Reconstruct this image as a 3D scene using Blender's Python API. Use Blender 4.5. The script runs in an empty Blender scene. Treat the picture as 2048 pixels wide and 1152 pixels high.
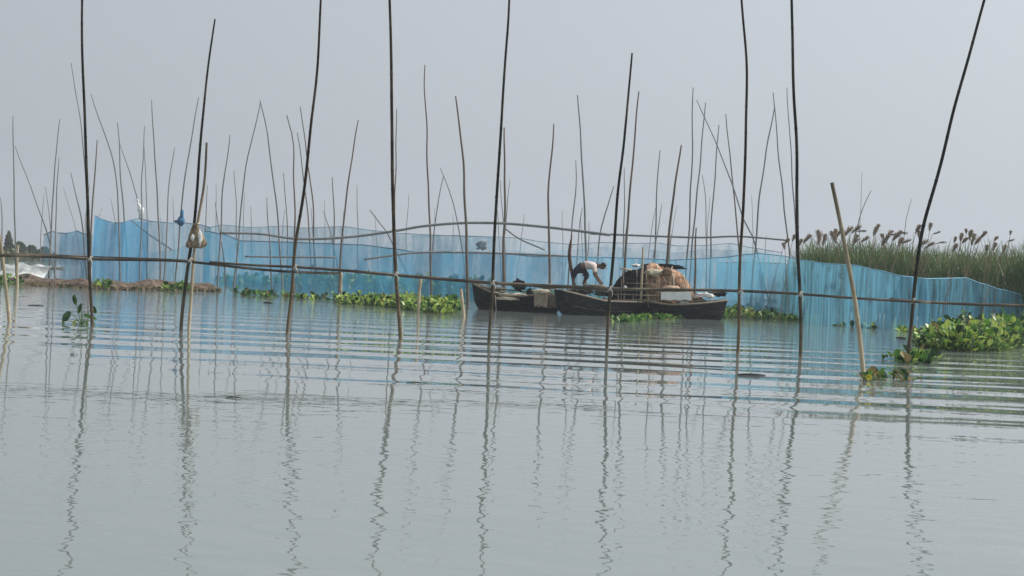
import bpy, bmesh, math, random
from mathutils import Vector, Matrix, noise as mnoise
R = math.radians
rnd = random.Random(7)
scn = bpy.context.scene
COL = scn.collection

# ------------------------------------------------------------------ camera
FPX = 3400.0; CAMH = 1.3; ROLL = R(2.5); H0 = 530.0
PITCH = math.atan((576 - H0) / FPX)
cam_d = bpy.data.cameras.new("camera"); cam = bpy.data.objects.new("camera", cam_d); COL.objects.link(cam)
scn.camera = cam
cam_d.sensor_width = 36; cam_d.lens = 36 * FPX / 2048; cam_d.clip_start = 0.1; cam_d.clip_end = 5000
fwd = Vector((0, math.cos(PITCH), -math.sin(PITCH)))
r0 = Vector((1, 0, 0)); u0 = r0.cross(fwd)
Rv = r0 * math.cos(ROLL) + u0 * math.sin(ROLL)
Uv = -r0 * math.sin(ROLL) + u0 * math.cos(ROLL)
M = Matrix((Rv, Uv, -fwd)).transposed().to_4x4(); M.translation = Vector((0, 0, CAMH))
cam.matrix_world = M
scn.render.resolution_x = 1024; scn.render.resolution_y = 576

def ray(px, py):
    return Rv * ((px - 1024) / FPX) - Uv * ((py - 576) / FPX) + fwd
def pt(px, py, Y):
    d = ray(px, py); return Vector((0, 0, CAMH)) + d * (Y / d.y)
def wat(px, py):
    d = ray(px, py); return Vector((0, 0, CAMH)) + d * (-CAMH / d.z)

# ------------------------------------------------------------------ world, sun, exposure
SUN_EL, SUN_AZ = R(40), R(80)     # azimuth clockwise from +Y (view direction): hazy sun to the right, level with the camera
w = bpy.data.worlds.new("World"); scn.world = w; w.use_nodes = True
nt = w.node_tree; nt.nodes.clear()
o = nt.nodes.new('ShaderNodeOutputWorld'); bg = nt.nodes.new('ShaderNodeBackground')
sky = nt.nodes.new('ShaderNodeTexSky'); sky.sky_type = 'NISHITA'; sky.sun_disc = False
sky.sun_elevation = SUN_EL; sky.sun_rotation = SUN_AZ
sky.air_density = 1.2; sky.dust_density = 6.0; sky.ozone_density = 1.5
hs = nt.nodes.new('ShaderNodeHueSaturation'); hs.inputs['Saturation'].default_value = 0.35
mx = nt.nodes.new('ShaderNodeMixRGB'); mx.inputs[0].default_value = 0.62; mx.inputs[2].default_value = (6.75, 7.35, 8.1, 1)
nt.links.new(sky.outputs[0], hs.inputs['Color']); nt.links.new(hs.outputs[0], mx.inputs[1])
# hazy air glows more on the sun's side of the sky
tcw = nt.nodes.new('ShaderNodeTexCoord'); dt = nt.nodes.new('ShaderNodeVectorMath'); dt.operation = 'DOT_PRODUCT'
dt.inputs[1].default_value = (math.sin(SUN_AZ), math.cos(SUN_AZ), 0); nt.links.new(tcw.outputs['Generated'], dt.inputs[0])
ma = nt.nodes.new('ShaderNodeMath'); ma.operation = 'MULTIPLY_ADD'; ma.inputs[1].default_value = .36; ma.inputs[2].default_value = .96; nt.links.new(dt.outputs['Value'], ma.inputs[0])
mg = nt.nodes.new('ShaderNodeVectorMath'); mg.operation = 'SCALE'; nt.links.new(mx.outputs[0], mg.inputs[0]); nt.links.new(ma.outputs[0], mg.inputs['Scale'])
nt.links.new(mg.outputs[0], bg.inputs[0]); bg.inputs[1].default_value = 0.1
nt.links.new(bg.outputs[0], o.inputs[0])
sd = bpy.data.lights.new("sun", 'SUN'); sun = bpy.data.objects.new("sun", sd); COL.objects.link(sun)
sd.energy = 3.1; sd.angle = R(3); sd.color = (1.0, 0.93, 0.84)
sv = Vector((math.sin(SUN_AZ) * math.cos(SUN_EL), math.cos(SUN_AZ) * math.cos(SUN_EL), math.sin(SUN_EL)))
sun.rotation_euler = sv.to_track_quat('Z', 'Y').to_euler()
scn.view_settings.view_transform = 'Standard'; scn.view_settings.look = 'None'
scn.view_settings.exposure = 0.0; scn.view_settings.gamma = 1.0
cy = scn.cycles
cy.max_bounces = 8; cy.transparent_max_bounces = 40; cy.volume_bounces = 1; cy.use_denoising = True
cy.caustics_reflective = False; cy.caustics_refractive = False

# ------------------------------------------------------------------ helpers
def tag(ob, label=None, cat=None, group=None, kind=None):
    if label: ob['label'] = label
    if cat: ob['category'] = cat
    if group: ob['group'] = group
    if kind: ob['kind'] = kind
    return ob
def empty(name, loc):
    ob = bpy.data.objects.new(name, None); ob.location = loc; COL.objects.link(ob); ob.empty_display_size = .1
    return ob
class MB:
    """collects faces with material slots, in world coordinates"""
    def __init__(s): s.v = []; s.f = []; s.m = []; s.org = Vector((0, 0, 0))
    def add(s, vs, fs, mi=0):
        b = len(s.v); s.v += [tuple(x) for x in vs]; s.f += [tuple(i + b for i in f) for f in fs]; s.m += [mi] * len(fs)
    def build(s, name, mats, parent=None, smooth=True, org=None):
        if not isinstance(mats, (list, tuple)): mats = [mats]
        og = Vector(org) if org is not None else (parent.matrix_world.translation.copy() if False else Vector((0, 0, 0)))
        if parent is not None and org is None: og = world_loc(parent)
        me = bpy.data.meshes.new(name)
        me.from_pydata([(x[0] - og.x, x[1] - og.y, x[2] - og.z) for x in s.v], [], s.f); 
        for m_ in mats: me.materials.append(m_)
        me.polygons.foreach_set('material_index', s.m)
        if smooth: me.polygons.foreach_set('use_smooth', [True] * len(s.f))
        me.update()
        ob = bpy.data.objects.new(name, me); COL.objects.link(ob)
        if parent is not None:
            ob.parent = parent; ob.location = og - world_loc(parent)
        else: ob.location = og
        return ob
def world_loc(ob):
    l = Vector(ob.location); p = ob.parent
    while p: l += Vector(p.location); p = p.parent
    return l
def frames(P):
    out = []
    for i, p in enumerate(P):
        a = P[max(i - 1, 0)]; b = P[min(i + 1, len(P) - 1)]
        t = (b - a).normalized(); ref = Vector((0, 1, 0)) if abs(t.y) < .8 else Vector((1, 0, 0))
        n = t.cross(ref).normalized(); out.append((n, t.cross(n).normalized()))
    return out
def tube(mb, P, rad, seg=8, mi=0, cap=True):
    P = [Vector(p) for p in P]; F = frames(P); vs = []; fs = []
    for i, p in enumerate(P):
        r = rad[i] if isinstance(rad, (list, tuple)) else rad
        n, b = F[i]
        for k in range(seg):
            a = 2 * math.pi * k / seg; vs.append(p + n * (r * math.cos(a)) + b * (r * math.sin(a)))
    for i in range(len(P) - 1):
        for k in range(seg):
            k2 = (k + 1) % seg; fs.append((i * seg + k, i * seg + k2, (i + 1) * seg + k2, (i + 1) * seg + k))
    if cap:
        fs.append(tuple(range(seg - 1, -1, -1))); fs.append(tuple((len(P) - 1) * seg + k for k in range(seg)))
    mb.add(vs, fs, mi)
def catmull(P, step):
    P = [Vector(p) for p in P]; Q = [P[0] * 2 - P[1]] + P + [P[-1] * 2 - P[-2]]; out = []
    for i in range(1, len(Q) - 2):
        p0, p1, p2, p3 = Q[i - 1], Q[i], Q[i + 1], Q[i + 2]; n = max(1, int((p2 - p1).length / step))
        for k in range(n):
            t = k / n
            out.append(.5 * ((2 * p1) + (p2 - p0) * t + (2 * p0 - 5 * p1 + 4 * p2 - p3) * t * t + (3 * p1 - p0 - 3 * p2 + p3) * t ** 3))
    out.append(P[-1]); return out
def bamboo(mb, P, r_top, r_base, seg=8, node=.38, step=.13, wob=0.0, r=None):
    """P from tip to base; swollen nodes along the culm"""
    r = r or rnd
    C = catmull(P, step); n = len(C); dist = [0]
    for i in range(1, n): dist.append(dist[-1] + (C[i] - C[i - 1]).length)
    L = dist[-1]; out = []; rr = []; off = r.uniform(0, 50)
    for i, p in enumerate(C):
        t = dist[i] / L
        q = Vector(p)
        if wob: q.x += wob * (mnoise.noise(Vector((off, dist[i] * .7, 0)))); q.y += wob * mnoise.noise(Vector((off, 9, dist[i] * .7)))
        out.append(q); rr.append(r_top + (r_base - r_top) * t ** .8)
    P2 = []; R2 = []; nxt = node * r.uniform(.3, 1)
    for i in range(n):
        P2.append(out[i]); R2.append(rr[i])
        if i < n - 1 and dist[i] <= nxt < dist[i + 1] and node > 0:
            f = (nxt - dist[i]) / (dist[i + 1] - dist[i]); c = out[i].lerp(out[i + 1], f); d = (out[i + 1] - out[i]).normalized(); q = rr[i]
            if .02 < f * (dist[i + 1] - dist[i]) and (1 - f) * (dist[i + 1] - dist[i]) > .02:
                P2 += [c - d * .015, c, c + d * .015]; R2 += [q, q * 1.22, q]
            nxt += node * r.uniform(.8, 1.15)
    tube(mb, P2, R2, seg)
def box(mb, c, s, mi=0, rot=None):
    c = Vector(c); vs = []
    for z in (-1, 1):
        for y in (-1, 1):
            for x in (-1, 1):
                v = Vector((x * s[0] / 2, y * s[1] / 2, z * s[2] / 2))
                if rot: v = rot @ v
                vs.append(c + v)
    mb.add(vs, [(0, 2, 3, 1), (4, 5, 7, 6), (0, 1, 5, 4), (2, 6, 7, 3), (0, 4, 6, 2), (1, 3, 7, 5)], mi)

# ------------------------------------------------------------------ materials
def newmat(name):
    m = bpy.data.materials.new(name); m.use_nodes = True; t = m.node_tree; b = t.nodes['Principled BSDF']; return m, t, b
def noisy(name, cols, scale=6, rough=.7, bump=.0, stretch=(1, 1, 1), detail=5, spec=.3, pos=None):
    m, t, b = newmat(name)
    tc = t.nodes.new('ShaderNodeTexCoord'); mp = t.nodes.new('ShaderNodeMapping'); mp.inputs['Scale'].default_value = stretch
    n = t.nodes.new('ShaderNodeTexNoise'); n.inputs['Scale'].default_value = scale; n.inputs['Detail'].default_value = detail
    cr = t.nodes.new('ShaderNodeValToRGB'); el = cr.color_ramp.elements
    k = len(cols); pos = pos or [.3 + .4 * i / max(1, k - 1) for i in range(k)]
    el[0].position = pos[0]; el[0].color = (*cols[0], 1); el[1].position = pos[-1]; el[1].color = (*cols[-1], 1)
    for i in range(1, k - 1):
        e = el.new(pos[i]); e.color = (*cols[i], 1)
    t.links.new(tc.outputs['Object'], mp.inputs[0]); t.links.new(mp.outputs[0], n.inputs['Vector']); t.links.new(n.outputs['Fac'], cr.inputs[0])
    t.links.new(cr.outputs[0], b.inputs['Base Color']); b.inputs['Roughness'].default_value = rough
    b.inputs['Specular IOR Level'].default_value = spec
    if bump:
        bp = t.nodes.new('ShaderNodeBump'); bp.inputs['Distance'].default_value = bump; t.links.new(n.outputs['Fac'], bp.inputs['Height']); t.links.new(bp.outputs[0], b.inputs['Normal'])
    return m
def leafmat(name, c1, c2, scale=9, rough=.45, trans=.3):
    m = noisy(name, [c1, c2], scale=scale, rough=rough, detail=2, spec=.45)
    t = m.node_tree; b = t.nodes['Principled BSDF']; out = t.nodes['Material Output']
    tr = t.nodes.new('ShaderNodeBsdfTranslucent'); ms = t.nodes.new('ShaderNodeMixShader'); ms.inputs[0].default_value = trans
    src = b.inputs['Base Color'].links[0].from_socket
    t.links.new(src, tr.inputs[0]); t.links.new(b.outputs[0], ms.inputs[1]); t.links.new(tr.outputs[0], ms.inputs[2]); t.links.new(ms.outputs[0], out.inputs[0])
    return m
# bamboo, weathered and mottled: backlit dark top, sunlit tan foot painted into the colour by height (object origin sits at the water)
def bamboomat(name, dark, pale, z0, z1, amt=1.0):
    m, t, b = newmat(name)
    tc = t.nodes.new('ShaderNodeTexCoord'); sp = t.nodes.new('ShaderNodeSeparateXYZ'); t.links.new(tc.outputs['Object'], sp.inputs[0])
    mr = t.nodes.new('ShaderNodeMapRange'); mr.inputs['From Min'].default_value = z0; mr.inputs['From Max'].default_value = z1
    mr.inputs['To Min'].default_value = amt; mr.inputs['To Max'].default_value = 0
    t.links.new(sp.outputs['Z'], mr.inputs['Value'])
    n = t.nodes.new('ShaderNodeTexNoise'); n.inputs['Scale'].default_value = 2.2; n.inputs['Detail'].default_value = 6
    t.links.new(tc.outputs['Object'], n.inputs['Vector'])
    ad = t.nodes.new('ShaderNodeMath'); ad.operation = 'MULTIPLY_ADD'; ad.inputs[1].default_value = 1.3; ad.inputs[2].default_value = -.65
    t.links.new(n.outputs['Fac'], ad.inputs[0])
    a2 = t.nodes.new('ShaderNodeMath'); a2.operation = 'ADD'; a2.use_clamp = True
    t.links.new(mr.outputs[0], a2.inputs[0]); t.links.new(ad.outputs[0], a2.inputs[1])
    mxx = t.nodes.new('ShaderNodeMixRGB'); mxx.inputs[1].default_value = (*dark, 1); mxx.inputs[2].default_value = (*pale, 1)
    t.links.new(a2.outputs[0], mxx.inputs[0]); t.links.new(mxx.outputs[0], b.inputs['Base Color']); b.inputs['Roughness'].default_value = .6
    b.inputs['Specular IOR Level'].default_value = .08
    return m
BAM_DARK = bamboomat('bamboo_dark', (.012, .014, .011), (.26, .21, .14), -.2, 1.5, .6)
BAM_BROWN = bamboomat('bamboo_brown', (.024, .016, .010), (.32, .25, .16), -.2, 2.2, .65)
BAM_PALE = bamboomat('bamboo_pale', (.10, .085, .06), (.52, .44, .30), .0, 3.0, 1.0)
BAM_RAIL = noisy('bamboo_rail', [(.03, .03, .028), (.09, .075, .055), (.26, .21, .15)], 3, .6, stretch=(.6, 1, 4), pos=[.35, .52, .72])
BAM_FAR = noisy('bamboo_far', [(.16, .17, .178), (.25, .255, .25)], 2, .8)  # paler grey: distance haze on the far poles is put into the base colour
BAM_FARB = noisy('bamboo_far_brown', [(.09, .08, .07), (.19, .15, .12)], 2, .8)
ROPE = noisy('rope', [(.45, .43, .36), (.7, .68, .6)], 30, .9)
# murky river water
def water_mat():
    m, t, b = newmat('river_water'); L = t.links.new; N = t.nodes.new
    b.inputs['IOR'].default_value = 1.33; b.inputs['Roughness'].default_value = .015
    n0 = N('ShaderNodeTexNoise'); n0.inputs['Scale'].default_value = .25
    cr = N('ShaderNodeValToRGB'); cr.color_ramp.elements[0].color = (.205, .245, .24, 1); cr.color_ramp.elements[1].color = (.25, .29, .28, 1)
    geo = N('ShaderNodeNewGeometry'); L(geo.outputs['Position'], n0.inputs['Vector']); L(n0.outputs['Fac'], cr.inputs[0]); L(cr.outputs[0], b.inputs['Base Color'])
    sp = N('ShaderNodeSeparateXYZ'); L(geo.outputs['Position'], sp.inputs[0])
    def math_(op, a, b_=None, clamp=False):
        q = N('ShaderNodeMath'); q.operation = op; q.use_clamp = clamp
        for i, x in enumerate((a, b_)):
            if x is None: continue
            if isinstance(x, (int, float)): q.inputs[i].default_value = x
            else: L(x, q.inputs[i])
        return q.outputs[0]
    X, Y = sp.outputs['X'], sp.outputs['Y']
    def nz(scale, sx, sy, detail=2, rough=.5):
        mp = N('ShaderNodeMapping'); mp.inputs['Scale'].default_value = (sx, sy, 1); L(geo.outputs['Position'], mp.inputs[0])
        n = N('ShaderNodeTexNoise'); n.inputs['Scale'].default_value = scale; n.inputs['Detail'].default_value = detail; n.inputs['Roughness'].default_value = rough
        L(mp.outputs[0], n.inputs['Vector']); return n.outputs['Fac']
    # boat wake: long swells running almost straight towards the camera
    v = math_('ADD', Y, math_('MULTIPLY', X, .07))
    warp = math_('MULTIPLY', math_('SUBTRACT', nz(.25, .6, 1), .5), 1.6)
    ph = math_('ADD', v, warp)
    wsin = math_('SINE', math_('MULTIPLY', ph, 2 * math.pi / 1.9))
    v2 = math_('ADD', math_('SUBTRACT', Y, math_('MULTIPLY', X, .16)), math_('MULTIPLY', nz(.35, .5, 1), 2.2))
    w2 = math_('SINE', math_('MULTIPLY', v2, 2 * math.pi / 1.27))
    w3 = math_('SINE', math_('MULTIPLY', math_('ADD', ph, nz(.6, .3, 1)), 2 * math.pi / 0.7))
    edge = math_('ADD', Y, math_('MULTIPLY', X, .5))          # inner limit of the wake
    def mr(x, a, b_, c, d):
        q = N('ShaderNodeMapRange'); q.interpolation_type = 'SMOOTHSTEP'
        L(x, q.inputs['Value']); q.inputs['From Min'].default_value = a; q.inputs['From Max'].default_value = b_; q.inputs['To Min'].default_value = c; q.inputs['To Max'].default_value = d; return q.outputs[0]
    mask = math_('MULTIPLY', mr(edge, 15.0, 19.5, 0.0, 1.0), mr(Y, 30, 38, 1.0, .15))
    mask = math_('MULTIPLY', mask, mr(nz(.16, .35, 1.7), 34e-2, .60, .45, 1.15))
    mask = math_('ADD', mask, .02)
    m2 = mr(nz(.22, .4, 1.2), .4, .65, .1, 1.0)
    wake = math_('MULTIPLY', math_('ADD', math_('MULTIPLY', wsin, .0068), math_('ADD', math_('MULTIPLY', math_('MULTIPLY', w2, m2), .0035), math_('MULTIPLY', w3, .0012))), mask)
    calm = math_('ADD', mr(Y, 9.0, 15.5, 1.0, .16), mr(Y, 26, 36, 0.0, .9))
    fine = math_('MULTIPLY', math_('SUBTRACT', nz(3.0, .8, 1.2, 2, .5), .5), .0098)
    broad = math_('MULTIPLY', math_('SUBTRACT', nz(.55, .6, 1, 2), .5), .010)
    h = math_('ADD', wake, math_('MULTIPLY', math_('ADD', fine, broad), calm))
    bp = N('ShaderNodeBump'); bp.inputs['Distance'].default_value = 1.0; bp.inputs['Strength'].default_value = 1.0
    L(h, bp.inputs['Height']); L(bp.outputs[0], b.inputs['Normal'])
    return m
WATER = water_mat()
def net_mat(name, col, dens, var=.25, sc=(5, 5, .35)):
    """fine nylon mesh: strands scatter light, holes let it through; density varies with the folds"""
    m, t, b = newmat(name); L = t.links.new; N = t.nodes.new; out = t.nodes['Material Output']
    tc = N('ShaderNodeTexCoord'); mp = N('ShaderNodeMapping'); mp.inputs['Scale'].default_value = sc; L(tc.outputs['Object'], mp.inputs[0])
    n = N('ShaderNodeTexNoise'); n.inputs['Scale'].default_value = 1.0; n.inputs['Detail'].default_value = 4; L(mp.outputs[0], n.inputs['Vector'])
    mr = N('ShaderNodeMapRange'); mr.inputs['From Min'].default_value = .33; mr.inputs['From Max'].default_value = .67
    mr.inputs['To Min'].default_value = max(0, dens - var); mr.inputs['To Max'].default_value = min(1, dens + var); L(n.outputs['Fac'], mr.inputs['Value'])
    d = N('ShaderNodeBsdfDiffuse'); d.inputs[0].default_value = (*col, 1)
    tl = N('ShaderNodeBsdfTranslucent'); tl.inputs[0].default_value = (*col, 1)
    m1 = N('ShaderNodeMixShader'); m1.inputs[0].default_value = .5; L(d.outputs[0], m1.inputs[1]); L(tl.outputs[0], m1.inputs[2])
    tr = N('ShaderNodeBsdfTransparent'); m2 = N('ShaderNodeMixShader'); L(mr.outputs[0], m2.inputs[0]); L(tr.outputs[0], m2.inputs[1]); L(m1.outputs[0], m2.inputs[2]); L(m2.outputs[0], out.inputs[0])
    t.nodes.remove(b)
    return m
NET_BLUE = net_mat('blue_net', (.09, .37, .58), .58, .2, (3, 3, .6))
NET_FOLD = net_mat('blue_net_folded', (.19, .52, .72), .56, .28, (7, 7, .4))
NET_BRIGHT = net_mat('bright_blue_net', (.05, .42, .76), .72, .16)
NET_THIN = net_mat('thin_pale_net', (.30, .52, .66), .30, .2, (2.5, 2.5, 1.2))
NET_GREY = net_mat('grey_blue_net', (.16, .37, .50), .44, .2, (3, 3, .8))
NET_HEM = noisy('net_hem', [(.10, .20, .28), (.16, .30, .42)], 8, .8)
NET_HEML = noisy('net_hem_light', [(.2, .45, .62), (.3, .58, .75)], 8, .8)
LEAF_L = leafmat('hyacinth_leaf_light', (.32, .48, .07), (.52, .62, .15), rough=.35)
LEAF_M = leafmat('hyacinth_leaf', (.06, .19, .03), (.15, .31, .05), rough=.38)
LEAF_D = leafmat('hyacinth_leaf_dark', (.010, .045, .014), (.03, .09, .02), rough=.45)
LEAF_Y = leafmat('hyacinth_leaf_dry', (.16, .12, .04), (.30, .24, .10))
REED_G = leafmat('reed_leaf', (.075, .15, .045), (.14, .225, .08), scale=1.2, rough=.6, trans=.25)
REED_G2 = leafmat('reed_leaf_pale', (.20, .24, .10), (.28, .30, .15), scale=1.2, rough=.6, trans=.25)
REED_B = leafmat('reed_straw', (.22, .16, .10), (.36, .27, .18), scale=2, rough=.8, trans=.2)
PLUME_D = leafmat('reed_plume', (.27, .215, .15), (.44, .36, .26), scale=6, rough=.9, trans=.25)
PLUME_P = leafmat('reed_plume_pale', (.30, .22, .17), (.46, .36, .29), scale=6, rough=.9, trans=.25)
HULL = noisy('tarred_hull', [(.006, .007, .009), (.014, .015, .018), (.045, .043, .042)], 5, .7, .01, (1, 1, 3), pos=[.35, .55, .75], spec=.12)
WOOD = noisy('weathered_wood', [(.12, .10, .08), (.32, .27, .20)], 6, .75, .004, (1, 4, 4))
WOODP = noisy('pale_plank', [(.36, .30, .22), (.62, .54, .42)], 6, .7, .004, (1, 4, 4))
TARP = noisy('tan_tarpaulin', [(.20, .095, .05), (.44, .24, .13), (.66, .46, .30)], 3, .7, .02, pos=[.35, .5, .66])
CLOTHP = noisy('cream_cloth', [(.50, .42, .31), (.70, .62, .48)], 5, .85, .01)
CLOTHW = noisy('white_cloth', [(.66, .68, .66), (.82, .83, .80)], 5, .85, .01)
CLOTHB = noisy('black_cloth', [(.005, .005, .007), (.016, .016, .02)], 6, .95, .01, spec=.05)
CLOTHT = noisy('tan_cloth', [(.26, .21, .15), (.42, .35, .26)], 5, .85, .01)
CLOTHG = noisy('grey_brown_cloth', [(.09, .08, .06), (.18, .155, .12)], 5, .85, .01)
MUD = noisy('mud', [(.035, .028, .02), (.11, .08, .055), (.22, .165, .12)], 5, .9, .08, pos=[.35, .5, .68])
DRY = noisy('dry_weed', [(.13, .09, .06), (.30, .22, .15)], 6, .9)
SACKM = noisy('jute_sack', [(.11, .085, .05), (.26, .20, .13), (.50, .44, .34)], 9, .9, .01, pos=[.35, .55, .75])
SHIRT = noisy('shirt', [(.62, .50, .45), (.78, .70, .66)], 12, .8)
STRIPE = noisy('shirt_band', [(.10, .075, .06), (.16, .12, .10)], 10, .8)
LUNGI = noisy('dark_lungi', [(.008, .010, .022), (.018, .022, .05)], 10, .85)
SKIN = noisy('skin', [(.10, .05, .032), (.15, .08, .05)], 8, .5)
HAIR = noisy('black_hair', [(.006, .006, .007), (.015, .014, .013)], 30, .5)
FEATHER = noisy('white_feather', [(.78, .78, .76), (.88, .88, .87)], 20, .7)
BILL = noisy('yellow_bill', [(.5, .32, .05), (.6, .42, .08)], 20, .5)
DARKLEG = noisy('dark_leg', [(.02, .02, .02), (.04, .04, .04)], 20, .6)
YELLOW = noisy('yellow_petal', [(.75, .55, .03), (.85, .68, .06)], 20, .6)
PLASTIC = noisy('white_plastic', [(.20, .22, .22), (.38, .41, .41), (.66, .68, .67)], 1.6, .5, .05, pos=[.36, .5, .62])
BUSHM = leafmat('bush_leaf', (.03, .055, .022), (.07, .10, .04), scale=1.2, rough=.7)

# ------------------------------------------------------------------ setting: water, banks, haze
mb = MB(); mb.add([(-190, -20, 0), (190, -20, 0), (190, 400, 0), (-190, 400, 0)], [(0, 1, 2, 3)])
tag(mb.build('water', WATER), 'still grey-green river water with long wake ripples and wavering pole reflections', 'water', kind='structure')

def mound(name, pts, mat, h, seed=0, w_=1.0, parent=None):
    """low bank along a list of (px, py, half_width)"""
    C = [wat(a, b) for a, b, _ in pts]; mb = MB(); n = 60; K = 9; vs = []; fs = []
    for i in range(n + 1):
        t = i / n * (len(C) - 1); j = min(int(t), len(C) - 2); f = t - j
        c = C[j].lerp(C[j + 1], f); hw = pts[j][2] * (1 - f) + pts[j + 1][2] * f; taper = min(1, i / 4, (n - i) / 4)
        for k in range(K):
            u = k / (K - 1) * 2 - 1
            z = h * (1 - u * u) * taper * (0.55 + .9 * (mnoise.noise(Vector((c.x * 1.3 + seed, u * 1.3, seed))) + .5)) - .03
            if k in (0, K - 1): z = -.15
            e = .25 * mnoise.noise(Vector((c.x * 1.7, seed + 3, u)))
            vs.append(c + Vector((0, u * hw + e + hw, z)))
    for i in range(n):
        for k in range(K - 1): fs.append((i * K + k, (i + 1) * K + k, (i + 1) * K + k + 1, i * K + k + 1))
    mb.add(vs, fs); return mb.build(name, mat, parent)
tag(mound('mud_bank', [(-40, 566, 1.2), (60, 570, 1.6), (180, 577, 1.8), (300, 579, 1.8), (440, 581, 1.0)], MUD, .24, 3), 'low brown mud bank along the left waterline in front of the nets', 'bank', kind='structure')
tag(mound('reed_bank', [(1540, 606, 4), (1700, 612, 7), (1900, 620, 9), (2300, 640, 9)], MUD, .15, 9), 'low mud bank that the reed bed grows from', 'bank', kind='structure')
tag(mound('far_bank', [(-260, 506, 6), (-80, 510, 7), (60, 516, 7), (150, 522, 4)], MUD, .35, 5), 'distant low green bank at the left edge', 'bank', kind='structure')

# ------------------------------------------------------------------ bamboo poles
def solve_base(P, zb=-.5):
    a, b = P[-2], P[-1]
    if b.z > zb + .05:
        d = (b - a).normalized()
        if d.z > -.3: d.z = -.3
        d = Vector((d.x * .6, 0, d.z)).normalized()
        P = P + [b + d * ((zb - b.z) / d.z)]
    return P
def pole(name, pix, Y, rt, rb, mat, label, cat='bamboo pole', group=None, seg=7, node=.38, wob=.0, step=.14, lean_y=0):
    P = [pt(a, b, Y) for a, b in pix]
    P = solve_base(P)
    if lean_y:
        zt = P[0].z
        P = [Vector((p.x, p.y + lean_y * max(0, p.z) / zt, p.z)) for p in P]
    mb = MB(); bamboo(mb, P, rt, rb, seg, node, step, wob)
    c = P[-1]; ob = mb.build(name, mat, org=(c.x, c.y, 0))
    return tag(ob, label, cat, group)
YN = 28.0
NG = 'tall near bamboo poles carrying the rail'
near = [
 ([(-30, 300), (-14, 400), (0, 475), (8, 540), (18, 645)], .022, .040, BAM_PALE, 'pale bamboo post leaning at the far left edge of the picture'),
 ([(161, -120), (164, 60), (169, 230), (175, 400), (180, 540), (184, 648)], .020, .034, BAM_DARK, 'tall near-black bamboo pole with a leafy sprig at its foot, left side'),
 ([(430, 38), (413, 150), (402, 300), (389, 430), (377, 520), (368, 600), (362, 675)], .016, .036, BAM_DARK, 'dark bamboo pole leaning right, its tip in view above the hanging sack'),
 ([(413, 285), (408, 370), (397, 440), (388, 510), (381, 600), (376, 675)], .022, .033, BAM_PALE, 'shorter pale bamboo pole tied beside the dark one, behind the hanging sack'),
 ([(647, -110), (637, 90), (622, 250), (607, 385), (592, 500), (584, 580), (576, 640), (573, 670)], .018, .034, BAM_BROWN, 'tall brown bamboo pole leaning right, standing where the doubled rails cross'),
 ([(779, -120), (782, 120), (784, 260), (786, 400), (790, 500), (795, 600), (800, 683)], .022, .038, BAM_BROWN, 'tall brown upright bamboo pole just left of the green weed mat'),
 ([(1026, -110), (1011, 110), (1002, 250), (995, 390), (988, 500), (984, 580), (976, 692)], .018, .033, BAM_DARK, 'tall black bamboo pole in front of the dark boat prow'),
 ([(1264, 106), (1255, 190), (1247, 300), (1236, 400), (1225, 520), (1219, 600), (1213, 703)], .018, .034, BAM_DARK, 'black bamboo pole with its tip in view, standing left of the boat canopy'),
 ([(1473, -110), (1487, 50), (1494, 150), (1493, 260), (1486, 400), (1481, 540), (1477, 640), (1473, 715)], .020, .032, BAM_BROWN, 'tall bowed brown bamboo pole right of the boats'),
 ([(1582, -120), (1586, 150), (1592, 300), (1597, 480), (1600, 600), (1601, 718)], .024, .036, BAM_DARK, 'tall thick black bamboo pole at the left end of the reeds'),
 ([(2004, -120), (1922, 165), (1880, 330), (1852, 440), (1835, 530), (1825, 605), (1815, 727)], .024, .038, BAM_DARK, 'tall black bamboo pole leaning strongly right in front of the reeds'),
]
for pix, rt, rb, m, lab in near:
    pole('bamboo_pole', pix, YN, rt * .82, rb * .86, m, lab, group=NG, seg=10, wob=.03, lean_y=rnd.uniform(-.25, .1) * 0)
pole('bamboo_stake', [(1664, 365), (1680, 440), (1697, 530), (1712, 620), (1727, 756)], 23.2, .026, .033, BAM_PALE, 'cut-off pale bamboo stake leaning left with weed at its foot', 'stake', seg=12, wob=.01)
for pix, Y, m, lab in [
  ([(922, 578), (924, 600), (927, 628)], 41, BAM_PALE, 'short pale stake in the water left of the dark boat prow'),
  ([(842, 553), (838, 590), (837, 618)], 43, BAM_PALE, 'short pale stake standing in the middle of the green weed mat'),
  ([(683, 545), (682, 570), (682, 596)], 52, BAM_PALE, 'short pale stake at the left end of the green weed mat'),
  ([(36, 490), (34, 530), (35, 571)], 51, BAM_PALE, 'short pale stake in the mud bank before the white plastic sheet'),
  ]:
    pole('short_stake', pix, Y, .035, .045, m, lab, 'stake', 'short stakes standing in the water', seg=8)

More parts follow.
